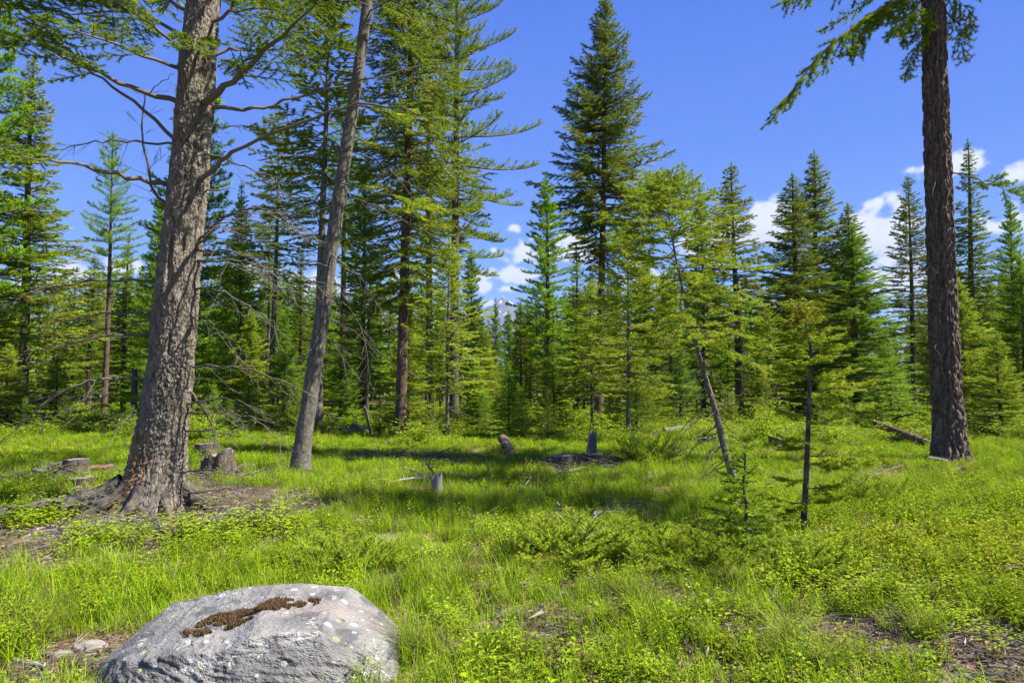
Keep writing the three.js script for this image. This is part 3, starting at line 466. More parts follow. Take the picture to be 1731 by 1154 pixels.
{ // the thick leaning fir
  const foot = gpt(256, 848); foot.y -= 0.1; const d = -foot.z;
  const o = base('old_fir', foot, 'massive thick leaning fir with rough grey bark and dead lower branches beside the boulder', 'fir tree');
  const c = [[256, 868], [268, 780], [280, 690], [290, 600], [299, 500], [307, 400], [317, 300], [330, 150], [342, 0]].map(([x, y]) => local(o, at(x, y, d + 0.02)));
  c[0].set(0, -0.05, 0); const last = c[n1(c)]; for (const h of [9.5, 13, 17, 21]) c.push(V(last.x + (h - last.y) * 0.075, h, last.z));
  const lob = (a, h) => 1 + 0.1 * Math.exp(-h * 2.2) * Math.cos(a * 5 + 1) + 0.05 * Math.sin(a * 3 + h * 0.6);
  trunkMesh(o, c, (h, a) => (0.268 * Math.pow(1 - h / 22, 0.95) + 0.26 * Math.exp(-h * 3.2) + 0.035 * Math.exp(-h * 0.8)) * lob(a, h), 560, 190, (u, h, a) => {
    const [f1, f2, id] = worley(u * 66 + (fbm(u * 60, h * 24, 3, 4) - 0.5) * 2.4, h * 22 + (fbm(u * 50, h * 16, 2, 9) - 0.5) * 2.4, 3, 66, 0), g = sst(f2 - f1, 0.02, 0.34);
    const am = 0.45 + 1.1 * vnoise(u * 9, h * 1.7, 31, 9, 0); return (g - 0.6) * 0.016 * am + id * 0.012 * am - 0.03 * sst(vnoise(u * 22, h * 2.4, 33, 22, 0), 0.78, 0.92) + (fbm(u * 16, h * 3, 3, 6, 16, 0) - 0.5) * 0.05;
  }, M.barkBig, (a, h) => {                                                          // dried resin, in its own ragged outline
    const x = a, f = fbm(x * 9 + 3, h * 8, 4, 19), on = sst(f, 0.5, 0.62) * sst(1.5 - h, 0, 0.5) * sst(1 - Math.abs(x - 1.95) * 1.7, 0, 0.5); const v = 0.85 + 0.3 * vnoise(a * 30, h * 30, 3);
    return mix3([v, v, v], [1.5 * v, 0.92 * v, 0.34 * v], on * 0.8);
  }, 0.36);
  // surface roots
  const RW = new Wood(), R = rng(3);
  for (const [az, len, r] of [[2.75, 1.5, 0.13], [2.2, 0.8, 0.08], [1.5, 0.7, 0.08], [0.75, 0.7, 0.08], [0.0, 0.7, 0.09], [-1.2, 0.8, 0.09], [3.6, 0.9, 0.09]]) { const pts = []; for (let i = 0; i <= 7; i++) { const t = i / 7, x = Math.cos(az + t * 0.15) * (0.3 + len * t), z = Math.sin(az + t * 0.15) * (0.3 + len * t); pts.push(V(x, height(foot.x + x, foot.z + z) - foot.y + lerp(0.28, -0.08, Math.pow(t, 0.6)), z)); } RW.tube(pts, pts.map((_, i) => r * (1 - i / 9)), 8, false); }
  part(o, 'roots', RW.geo(), M.barkDark);
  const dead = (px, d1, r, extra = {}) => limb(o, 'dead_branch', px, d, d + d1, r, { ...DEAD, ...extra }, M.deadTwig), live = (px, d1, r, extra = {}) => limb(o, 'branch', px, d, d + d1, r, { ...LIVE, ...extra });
  const S = (k) => ({ ...DEAD.sec, ...k }), SL = (k) => ({ ...LIVE.sec, ...k });
  // towards the photo's left
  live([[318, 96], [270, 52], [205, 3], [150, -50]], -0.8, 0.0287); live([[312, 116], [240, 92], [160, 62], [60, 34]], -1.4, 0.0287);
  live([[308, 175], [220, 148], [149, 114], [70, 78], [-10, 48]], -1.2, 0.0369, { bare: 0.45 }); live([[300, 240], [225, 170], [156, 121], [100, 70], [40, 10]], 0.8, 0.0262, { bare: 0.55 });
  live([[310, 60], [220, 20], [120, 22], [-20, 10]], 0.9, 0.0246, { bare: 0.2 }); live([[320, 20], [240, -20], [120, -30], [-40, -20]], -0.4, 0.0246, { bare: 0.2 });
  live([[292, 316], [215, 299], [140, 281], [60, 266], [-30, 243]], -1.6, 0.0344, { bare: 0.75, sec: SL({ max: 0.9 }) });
  dead([[300, 246], [230, 238], [173, 240], [120, 246], [73, 262]], -0.4, 0.0170); dead([[298, 362], [262, 325], [247, 270], [239, 215], [243, 170], [268, 142], [295, 124]], -0.5, 0.0197);
  dead([[285, 480], [198, 474], [97, 484], [0, 515], [-60, 540]], -0.9, 0.0184, { sec: S({ max: 0.3 }) }); dead([[276, 529], [173, 531], [100, 545], [42, 560]], -0.5, 0.0158, { sec: S({ max: 0.3 }) });
  dead([[272, 565], [166, 569], [80, 588], [-10, 608]], -0.8, 0.0170, { sec: S({ max: 0.35 }) }); dead([[268, 540], [194, 550], [150, 565], [104, 580]], 0.5, 0.0118);
  dead([[262, 644], [205, 640], [150, 645], [90, 672], [40, 712], [0, 750]], -0.8, 0.0223, { sec: S({ max: 0.7 }) }); dead([[256, 684], [225, 700], [200, 724], [178, 758]], -0.6, 0.0118);
  dead([[292, 430], [262, 418], [252, 412]], -0.3, 0.0197, { sec: null }); dead([[300, 395], [268, 378], [256, 366]], 0.2, 0.0131, { sec: null });
  // towards the leaning grey trunk
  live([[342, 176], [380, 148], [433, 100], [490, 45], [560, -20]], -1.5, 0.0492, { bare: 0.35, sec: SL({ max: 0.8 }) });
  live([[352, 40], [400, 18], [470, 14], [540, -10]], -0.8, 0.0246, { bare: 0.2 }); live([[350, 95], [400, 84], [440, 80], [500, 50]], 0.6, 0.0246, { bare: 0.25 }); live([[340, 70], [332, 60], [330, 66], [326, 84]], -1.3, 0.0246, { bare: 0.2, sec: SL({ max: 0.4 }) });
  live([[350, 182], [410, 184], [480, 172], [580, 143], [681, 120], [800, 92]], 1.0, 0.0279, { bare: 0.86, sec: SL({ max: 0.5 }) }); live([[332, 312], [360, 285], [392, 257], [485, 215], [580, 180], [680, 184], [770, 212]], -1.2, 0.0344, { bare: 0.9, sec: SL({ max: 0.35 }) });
  dead([[332, 226], [367, 217], [400, 212], [432, 211]], -0.6, 0.0111, { sec: S({ max: 0.2 }) }); dead([[340, 262], [378, 268], [416, 281], [466, 305], [480, 330]], -0.3, 0.0164, { sec: S({ max: 0.5, sag: 0.5 }) }); dead([[336, 326], [365, 321], [396, 317]], -0.2, 0.0131, { sec: null });
  dead([[338, 402], [362, 382], [388, 362], [433, 350], [480, 362], [525, 390]], -0.9, 0.0197, { sec: S({ gap: 0.07, max: 0.75, sub: 5 }) }); dead([[325, 424], [345, 404], [368, 382], [400, 366]], -1.0, 0.0210);
  dead([[330, 439], [370, 438], [416, 444], [485, 463], [540, 476], [585, 486]], -0.5, 0.0197, { sec: S({ gap: 0.08, max: 0.75, sag: 0.35, sub: 5 }) }); dead([[330, 424], [360, 424], [410, 430], [470, 470], [515, 528]], -0.8, 0.0158, { sec: S({ gap: 0.15, max: 0.5 }) });
  dead([[322, 489], [355, 488], [381, 494], [430, 524], [460, 545], [470, 600]], -0.5, 0.0158, { sec: S({ max: 0.45, sag: 0.5 }) }); dead([[314, 538], [338, 540], [364, 553], [405, 588], [421, 619]], -0.4, 0.0118);
  dead([[308, 620], [350, 619], [409, 624], [475, 643], [530, 675], [562, 711]], -0.7, 0.0158, { sec: S({ max: 0.4, sag: 0.5 }) });
  dead([[304, 683], [345, 676], [392, 675], [430, 690], [461, 716]], -0.4, 0.0118, { sec: S({ max: 0.4, sag: 0.6 }) }); dead([[300, 697], [350, 696], [395, 697], [447, 721], [472, 754], [476, 785]], -0.5, 0.0131, { sec: S({ max: 0.5, sag: 0.6 }) }); dead([[298, 727], [347, 727], [390, 734], [435, 744]], -0.3, 0.0118, { sec: S({ max: 0.3, sag: 0.6 }) });
  dead([[296, 800], [340, 797], [380, 799], [438, 830]], -0.5, 0.0111); dead([[296, 836], [345, 830], [395, 826], [463, 851]], -0.6, 0.0111); dead([[312, 560], [330, 552], [345, 560]], -0.6, 0.0131, { sec: null }); dead([[288, 650], [302, 640], [313, 636]], -0.5, 0.0131, { sec: null });
  dead([[320, 660], [342, 690], [360, 730], [384, 790]], -0.2, 0.0144, { sec: S({ max: 0.25 }) });
  // the crown above the picture
  const top = new Leaves(), TW = new Wood();
  for (let i = 0; i < 84; i++) { const h = 7.6 + i * 0.16, t = (h - 7) / 14, len = (3.4 * (1 - t) + 0.4) * (0.7 + R() * 0.5); bough(top, TW, R, { p: V(last.x + (h - last.y) * 0.075, h, last.z), az: i * 2.4 + R(), el: 0.2 - R() * 0.3 + t * 0.4, len, r: 0.05 * (1 - t) + 0.01, droop: -0.2, lift: 0.3, bare: 0.2, sec: SEC.fir, needle: ND.mid, cols: C.fir, sides: 4 }); }
  const crown = part(o, 'crown', top.geo(), M.needles); part(crown, 'branches', TW.geo(), M.twig);
}
{ // the leaning grey trunk
  const foot = gpt(505, 800); foot.y -= 0.1; const d = -foot.z;
  const o = base('leaning_tree', foot, 'slim smooth grey trunk leaning to one side beyond the thick rough trunk', 'fir tree');
  const c = [[505, 806], [513, 740], [527, 650], [542, 550], [556, 450], [573, 330], [590, 220], [607, 110], [622, 0]].map(([x, y], i) => local(o, at(x, y, d + i * 0.03)));
  const last = c[n1(c)]; for (const h of [11, 14, 17]) c.push(V(last.x + (h - last.y) * 0.15, h, last.z));
  trunkMesh(o, c, (h, a) => 0.142 * Math.pow(1 - h / 18.5, 0.7) + 0.07 * Math.exp(-h * 3), 360, 80, (u, h) => { const [f1, f2] = worley(u * 26, h * 12, 8, 26, 0); return sst(f2 - f1, 0.02, 0.4) * 0.006 + (fbm(u * 8, h * 2.5, 3, 6, 8, 0) - 0.5) * 0.024; }, M.barkGrey);
  const dead = (px, d1, r, k = {}) => limb(o, 'dead_branch', px, d, d + d1, r, { ...DEAD, ...k }, M.deadTwig), live = (px, d1, r, k = {}) => limb(o, 'branch', px, d, d + d1, r, { ...LIVE, ...k, needle: { ...ND.near, nl: 0.045, nw: 0.013, gap: 0.013 } });
  dead([[560, 430], [610, 470], [640, 520], [660, 560]], -0.4, 0.0120); dead([[548, 500], [590, 520], [620, 590], [625, 650]], -0.5, 0.0120); dead([[575, 330], [640, 350], [700, 380], [740, 400]], 0.4, 0.0112); dead([[556, 450], [520, 440], [480, 470]], -0.4, 0.0120); dead([[540, 560], [575, 600], [590, 660]], -0.6, 0.0100); dead([[570, 350], [535, 345], [500, 365]], 0.3, 0.0100); dead([[585, 250], [640, 275], [710, 320], [752, 330]], -0.3, 0.0105); dead([[590, 210], [550, 190], [500, 190], [470, 210]], -0.6, 0.0105);
  dead([[535, 590], [510, 600], [495, 640]], -0.4, 0.0080); dead([[545, 540], [600, 560], [640, 600]], 0.5, 0.0100);
  live([[578, 310], [620, 320], [680, 335], [745, 350]], -0.5, 0.0131, { bare: 0.5, cols: C.young }); live([[596, 175], [650, 190], [700, 190]], -0.4, 0.0148, { bare: 0.4, cols: C.young }); live([[610, 100], [570, 80], [520, 90]], -0.8, 0.0148, { bare: 0.3 }); live([[618, 40], [660, 60], [720, 80]], -0.6, 0.0164, { bare: 0.3 }); live([[622, 10], [560, -10], [480, 20]], 0.4, 0.0164, { bare: 0.3 });
  const R = rng(8), L = new Leaves(), W = new Wood();
  for (let i = 0; i < 34; i++) { const h = 8.6 + i * 0.25, t = (h - 8.6) / 9, len = (2.0 * (1 - t) + 0.35) * (0.7 + R() * 0.5); bough(L, W, R, { p: V(last.x + (h - last.y) * 0.15, h, last.z), az: i * 2.4 + R(), el: 0.1 + t * 0.5, len, r: 0.02, droop: -0.3, lift: 0.4, bare: 0.2, sec: SEC.fir, needle: ND.mid, cols: C.fir }); }
  const crown = part(o, 'crown', L.geo(), M.needles); part(crown, 'branches', W.geo(), M.twig);
}
{ // the tall bare larch trunk
  const foot = gpt(1608, 783); foot.y -= 0.1; const d = -foot.z;
  const o = base('old_larch', foot, 'tall straight bare trunk with dark furrowed reddish bark and drooping larch boughs high up', 'larch tree');
  const c = [[1608, 792], [1606, 740], [1600, 640], [1594, 500], [1588, 330], [1582, 160], [1578, 0]].map(([x, y]) => local(o, at(x, y, d)));
  const last = c[n1(c)]; for (const h of [12, 16, 20, 24]) c.push(V(last.x + (h - last.y) * 0.005, h, last.z));
  trunkMesh(o, c, (h, a) => (0.25 * Math.pow(1 - h / 25, 0.6) + 0.17 * Math.exp(-h * 2.2)) * (1 + 0.09 * Math.exp(-h * 1.6) * Math.cos(a * 6)), 440, 110, (u, h) => {
    const [f1, f2, id] = worley(u * 24 + (fbm(u * 30, h * 6, 2, 4) - 0.5) * 1.5, h * 3.6, 13, 24, 0); return (sst(f2 - f1, 0.02, 0.4) - 0.5) * 0.036 + id * 0.03 - 0.03 * sst(vnoise(u * 14, h * 2.2, 5, 14, 0), 0.82, 0.9) + (fbm(u * 10, h * 2, 3, 6, 10, 0) - 0.5) * 0.03;
  }, M.barkLarch);
  const LN = { ...ND.larch, nl: 0.045, nw: 0.014, gap: 0.014 }, LS = { gap: 0.058, max: 0.5, min: 0.3, angle: 0.85, up: -0.15, rough: 1.5, sag: 0.4, hang: 0.2, spread: 0.8, tert: { gap: 0.06, min: 0.07, k: 0.4 } };
  const live = (px, d1, r, k = {}) => limb(o, 'branch', px, d, d + d1, r, { sec: { ...LS, ...(k.s ?? {}) }, bare: 0.2, needle: LN, cols: C.larchDark, leaf: M.larchNeedles, ...k });
  live([[1572, -10], [1520, 0], [1480, 20], [1430, 56], [1385, 95], [1345, 145], [1298, 212]], -2.0, 0.0410, { bare: 0.1, s: { max: 0.5 } });
  live([[1574, -60], [1500, -50], [1430, -30], [1370, -14], [1320, 6]], -1.4, 0.0369, { bare: 0.25 }); live([[1574, -20], [1530, -5], [1480, 30], [1440, 80], [1430, 90]], -0.8, 0.0246, { s: { max: 0.6 } }); live([[1570, -5], [1545, 20], [1520, 40], [1505, 60]], -1.0, 0.0164);
  live([[1574, 10], [1556, 60], [1540, 100], [1530, 136]], -0.5, 0.0131, { s: { max: 0.35 } }); live([[1574, -10], [1550, 10], [1540, 40], [1522, 76]], 0.3, 0.0131, { s: { max: 0.35 } }); live([[1584, -10], [1604, 20], [1622, 60], [1630, 104]], 0.5, 0.0148, { s: { max: 0.42 } }); live([[1584, -20], [1610, -5], [1640, 22], [1634, 60]], -0.3, 0.0131, { s: { max: 0.4 } });
  live([[1592, 288], [1630, 296], [1680, 314], [1740, 336]], -0.6, 0.0180, { bare: 0.45, s: { max: 0.55, up: 0.25, sag: 0 }, cols: C.firGreen });
  const dd = (px, d1, r, k = {}) => limb(o, 'dead_branch', px, d, d + d1, r, { ...DEAD, ...k }, M.deadTwig);
  dd([[1570, 480], [1556, 492], [1544, 520]], -0.5, 0.009); dd([[1576, 420], [1568, 432], [1572, 448], [1566, 460]], -0.5, 0.007, { sec: null }); dd([[1590, 300], [1580, 312], [1576, 330]], -0.6, 0.008, { sec: null }); dd([[1588, 570], [1580, 586], [1590, 600]], -0.6, 0.006, { sec: null }); dd([[1602, 702], [1614, 712], [1608, 724]], -0.6, 0.006, { sec: null }); dd([[1570, 480], [1564, 480], [1560, 350], [1556, 382]], 0.4, 0.006); dd([[1576, 706], [1560, 720], [1535, 728]], -0.3, 0.008); dd([[1584, 440], [1576, 452], [1584, 462]], -0.6, 0.006, { sec: null });
  const R = rng(18), L = new Leaves(), W = new Wood();
  for (let i = 0; i < 64; i++) { const h = 9.6 + i * 0.215, t = (h - 9.6) / 14, len = (3.0 * (1 - t) + 0.5) * (0.6 + R() * 0.5); bough(L, W, R, { p: V(last.x, h, last.z), az: i * 2.4 + R(), el: -0.1 + t * 0.5, len, r: 0.03, droop: -0.4, lift: 0.4, bare: 0.15, sec: { ...SEC.larch, up: -0.1 }, needle: ND.larch, cols: C.larchDark }); }
  const crown = part(o, 'crown', L.geo(), M.larchNeedles); part(crown, 'branches', W.geo(), M.twig);
}
// neighbours of it outside the picture, whose crowns shade the grass in the middle
for (const [seed, H, x, z, cr, w, label] of [[31, 17, 10.6, -7.2, 0.66, 1.2, 'slim fir outside the picture nearest the tall bare larch trunk'], [32, 25, 12.6, -13.1, 0.52, 1.6, 'tall fir outside the picture level with the tall bare larch trunk']]) {
  const t = tree('offside' + seed, { seed, H, r0: 0.13, crown0: cr, gap: 0.42, n: 5, R: cone(w, 0.5, 0.9), el: [-0.1, 0.5], droop: [-0.3, -0.2], lift: [0.4, 0.2], bare: 0.15, sec: { ...SEC.fir, gap: 0.14 }, needle: { ...ND.mid, nl: 0.16, nw: 0.05, gap: 0.05 }, cols: C.fir }, [M.barkDark, M.needles]);
  scene.add(t); t.name = numbered('fir_tree'); t.position.copy(onGround(x, z)); tag(t, label, 'fir tree');
}
// places one grown tree by the pixel of its foot and its distance
function grow(name, label, cat, px, d, o, mats) { const t = tree(name, o, mats); scene.add(t); t.name = numbered(name); const p = gat(px, d); p.y -= 0.05; t.position.copy(p); t.rotation.y = o.turn ?? 0; tag(t, label, cat); return t; }
const hAt = (py, d) => EYE + (650 - py) / F * d;
grow('brown_fir', 'straight reddish brown trunk with dense dark crown left of the hooked branch larch', 'fir tree', 678, 23, { seed: 41, H: 21, r0: 0.2, crown0: 0.22, gap: 0.38, n: 6, R: (t) => 2.6 * Math.pow(1 - t, 0.5) * lerp(0.55, 1, sst(t, 0, 0.25)) + 0.1, el: [-0.3, 0.5], droop: [-0.3, -0.2], lift: [0.5, 0.2], bare: 0.25, sec: SEC.fir, needle: ND.mid, cols: C.fir, dead: 30, deadLen: 1.2, lean: [0.35, 0], wob: 0.003, sides: 14, rings: 40 }, [M.barkBrown, M.needles]);
grow('hooked_larch', 'tall larch with long upturned hooked branches reaching into the blue sky', 'larch tree', 768, 26, { seed: 42, H: 20.5, r0: 0.2, crown0: 0.3, gap: 0.5, n: 4, R: (t) => (2.7 * Math.pow(1 - t, 0.45) * lerp(0.7, 1, sst(t, 0, 0.2)) + 0.1), oneSide: [0, 0.22], el: [-0.2, 0.6], droop: [-0.5, -0.35], lift: [0.9, 0.9], bare: 0.14, sec: { ...SEC.larch, max: 0.62, up: 0.45, gap: 0.07 }, needle: { ...ND.larch, nw: 0.026, gap: 0.044 }, miss: 0.22, cols: C.larchDark, dead: 16, wob: 0.004, sides: 14, rings: 40 }, [M.barkDark, M.larchNeedles]);
grow('tall_fir', 'tallest dense fir standing alone against the blue sky, olive crown above a bare trunk', 'fir tree', 1012, 31, { seed: 43, H: hAt(-28, 31), r0: 0.21, crown0: 0.38, gap: 0.28, n: 6, R: (t) => (3.7 * Math.pow(1 - t, 0.85) * lerp(0.5, 1, sst(t, 0, 0.2)) + 0.12), el: [-0.25, 0.8], droop: [-0.3, -0.15], lift: [0.55, 0.25], bare: 0.2, sec: { ...SEC.fir, gap: 0.075 }, needle: ND.mid, cols: [...C.olive, ...C.fir, ...C.olive, ...C.firGreen], dead: 46, deadLen: 1.5, lean: [0.5, 0], wob: 0.004, sides: 14, rings: 40 }, [M.barkBrown, M.needles]);
// under-storey of the tall fir: its lower living boughs
{ // the bent young fir
  const foot = gpt(1243, 822), d = -foot.z, o = base('bent_young_fir', foot, 'bent young fir with yellow green crown on a thin leaning grey stem', 'fir tree'); foot.y -= 0.05;
  const px = [[1246, 830], [1226, 760], [1208, 690], [1188, 620], [1168, 548], [1150, 470], [1136, 400], [1128, 345], [1128, 312]], c = px.map(([x, y], i) => local(o, at(x, y, d + i * 0.04)));
  const T = new Wood(), pts = new THREE.CatmullRomCurve3(c).getPoints(50); T.tube(pts, pts.map((_, i) => 0.062 * Math.pow(1 - i / 52, 1.35) + 0.004), 12, false); part(o, 'trunk', T.geo(), M.barkGrey);
  const R = rng(44), L = new Leaves(), W = new Wood(), D = new Wood(), nd = { ...ND.near, nl: 0.042, nw: 0.0115, gap: 0.0125 };
  for (let i = 0; i < 66; i++) {
    const t = lerp(0.5, 0.985, i / 65), k = t * 50, p = pts[Math.floor(k)].clone().lerp(pts[Math.min(50, Math.floor(k) + 1)], k % 1), u = Math.min(1, (t - 0.5) / 0.485), len = (1.45 * Math.pow(1 - u, 0.55) * lerp(0.85, 1, sst(u, 0, 0.2)) + 0.14) * (0.7 + R() * 0.5);
    bough(L, W, R, { p, az: i * 2.4 + R() * 0.8, el: lerp(-0.4, 0.8, u) + (R() - 0.5) * 0.4, len, r: 0.011, droop: -0.25, lift: 0.45, bare: lerp(0.35, 0.05, u), sides: 4, sec: { gap: 0.068, max: 0.42, min: 0.35, angle: 0.9, up: 0.08, rough: 1.2, sag: 0.08, tert: { gap: 0.045, min: 0.06, k: 0.42 } }, needle: nd, cols: C.young });
  }
  for (let i = 0; i < 36; i++) { const k = lerp(2, 24, i / 35), p = pts[Math.floor(k)].clone(), toLeft = R() < 0.7; bough(null, D, R, { p, az: toLeft ? Math.PI + (R() - 0.5) * 1.6 : R() * 6.28, el: -0.2 - R() * 0.4, len: 0.4 + R() * 0.95, r: 0.009, droop: -0.8, sides: 4, sec: { gap: 0.14, max: 0.3, min: 0.3, angle: 0.7, up: -0.1, rough: 0.6, sag: 0.2 } }); }
  const crown = part(o, 'crown', L.geo(), M.young); part(crown, 'branches', W.geo(), M.twig); part(o, 'dead_branches', D.geo(), M.twig, null, 'stuff'); counts.bent = L.n;
}
{ // the thin young fir
  const foot = gpt(1357, 906), d = -foot.z, o = base('thin_young_fir', foot, 'thin dark stemmed young fir with yellowing top, nearer than the bent young fir', 'fir tree');
  const px = [[1357, 910], [1362, 830], [1366, 740], [1369, 650], [1370, 580], [1362, 545], [1350, 515]], c = px.map(([x, y], i) => local(o, at(x, y, d + i * 0.01))), T = new Wood(), pts = new THREE.CatmullRomCurve3(c).getPoints(40);
  T.tube(pts, pts.map((_, i) => 0.03 * (1 - i / 44) + 0.004), 10, false); part(o, 'trunk', T.geo(), M.barkDark);
  const R = rng(45), L = new Leaves(), W = new Wood(), nd = { ...ND.near, nl: 0.032, nw: 0.009, gap: 0.009 }, gold = [...C.young, [0.24, 0.2, 0.02], [0.26, 0.17, 0.02]];
  const sec = { gap: 0.03, max: 0.26, min: 0.35, angle: 0.9, up: 0.1, rough: 0.6, sag: 0.05, tert: { gap: 0.03, min: 0.03, k: 0.4 } };
  for (let i = 0; i < 15; i++) { const u = i / 14, k = lerp(30, 39.5, u), p = pts[Math.floor(k)].clone(); bough(L, W, R, { p, az: i * 2.4 + R(), el: lerp(0.1, 0.7, u), len: (0.33 * (1 - u * 0.6)) * (0.6 + R() * 0.6), r: 0.005, droop: -0.1, lift: 0.3, bare: 0.2, sides: 4, sec: { ...sec, max: 0.14 }, needle: nd, cols: gold }); }
  for (const [k, az, el, len] of [[19, 0.2, 0.15, 0.62], [18, -0.5, 0.1, 0.55], [20, 0.7, 0.3, 0.45], [17, 0.1, 0.05, 0.6], [11, 0.1, 0.1, 0.75], [10.5, -0.5, 0.02, 0.6], [10, 0.5, 0.05, 0.6], [5, 2.9, 0.1, 0.32], [5, 0.2, 0.15, 0.3], [4, 3.6, 0, 0.3], [24, 2.6, 0.2, 0.3], [22, 3.4, 0.1, 0.34], [24, 0.3, 0.3, 0.4], [13, 2.8, 0.1, 0.3], [26, 0.9, 0.3, 0.3], [27, 3.3, 0.2, 0.34], [25, 5.6, 0.2, 0.34], [23, 1.6, 0.2, 0.3], [21, 4.2, 0.1, 0.36], [16, 3.3, 0.1, 0.3], [15, 1.2, 0.1, 0.4], [8, 3.4, 0.0, 0.26], [7, 0.4, 0.1, 0.3], [6, 1.4, 0.1, 0.25], [27, 2.2, 0.3, 0.3], [12.5, 4.6, 0, 0.35]]) bough(L, W, R, { p: pts[Math.floor(k)].clone(), az, el, len, r: 0.007, droop: -0.2, lift: 0.35, bare: 0.15, sides: 5, sec, needle: nd, cols: C.young });
  const crown = part(o, 'crown', L.geo(), M.young); part(crown, 'branches', W.geo(), M.twig); counts.thin = L.n;
}
{ // the low sapling in front
  const foot = gpt(1262, 950), d = -foot.z, o = base('fir_sapling', foot, 'low wide fir sapling with thin straight leader standing nearest, left of the thin young fir', 'fir tree');
  const H = hAt(742, d) - foot.y, T = new Wood(), pts = []; for (let i = 0; i <= 16; i++) pts.push(V(0.012 * Math.sin(i), -0.05 + H * i / 16, 0)); T.tube(pts, pts.map((_, i) => 0.02 * (1 - i / 17) + 0.003), 8, false); part(o, 'trunk', T.geo(), M.barkDark);
  const R = rng(46), L = new Leaves(), W = new Wood(), nd = { ...ND.near, nl: 0.03, nw: 0.009, gap: 0.009 };
  for (let i = 0; i < 44; i++) { const u = Math.pow(i / 43, 1.25), p = V(0, lerp(0.14, H * 0.96, u), 0); bough(L, W, R, { p, az: i * 2.4 + R(), el: lerp(-0.15, 0.6, u), len: (0.5 * Math.pow(1 - u, 1.5) + 0.05) * (0.75 + R() * 0.45), r: 0.006, droop: -0.15, lift: 0.25, bare: 0.2, sides: 4, sec: { gap: 0.045, max: 0.2, min: 0.35, angle: 0.9, up: 0.03, rough: 0.35, sag: 0.06, tert: { gap: 0.036, min: 0.03, k: 0.4 } }, needle: nd, cols: [...C.fresh, ...C.young] }); }
  const crown = part(o, 'crown', L.geo(), M.young); part(crown, 'branches', W.geo(), M.twig); counts.sapling = L.n;
}
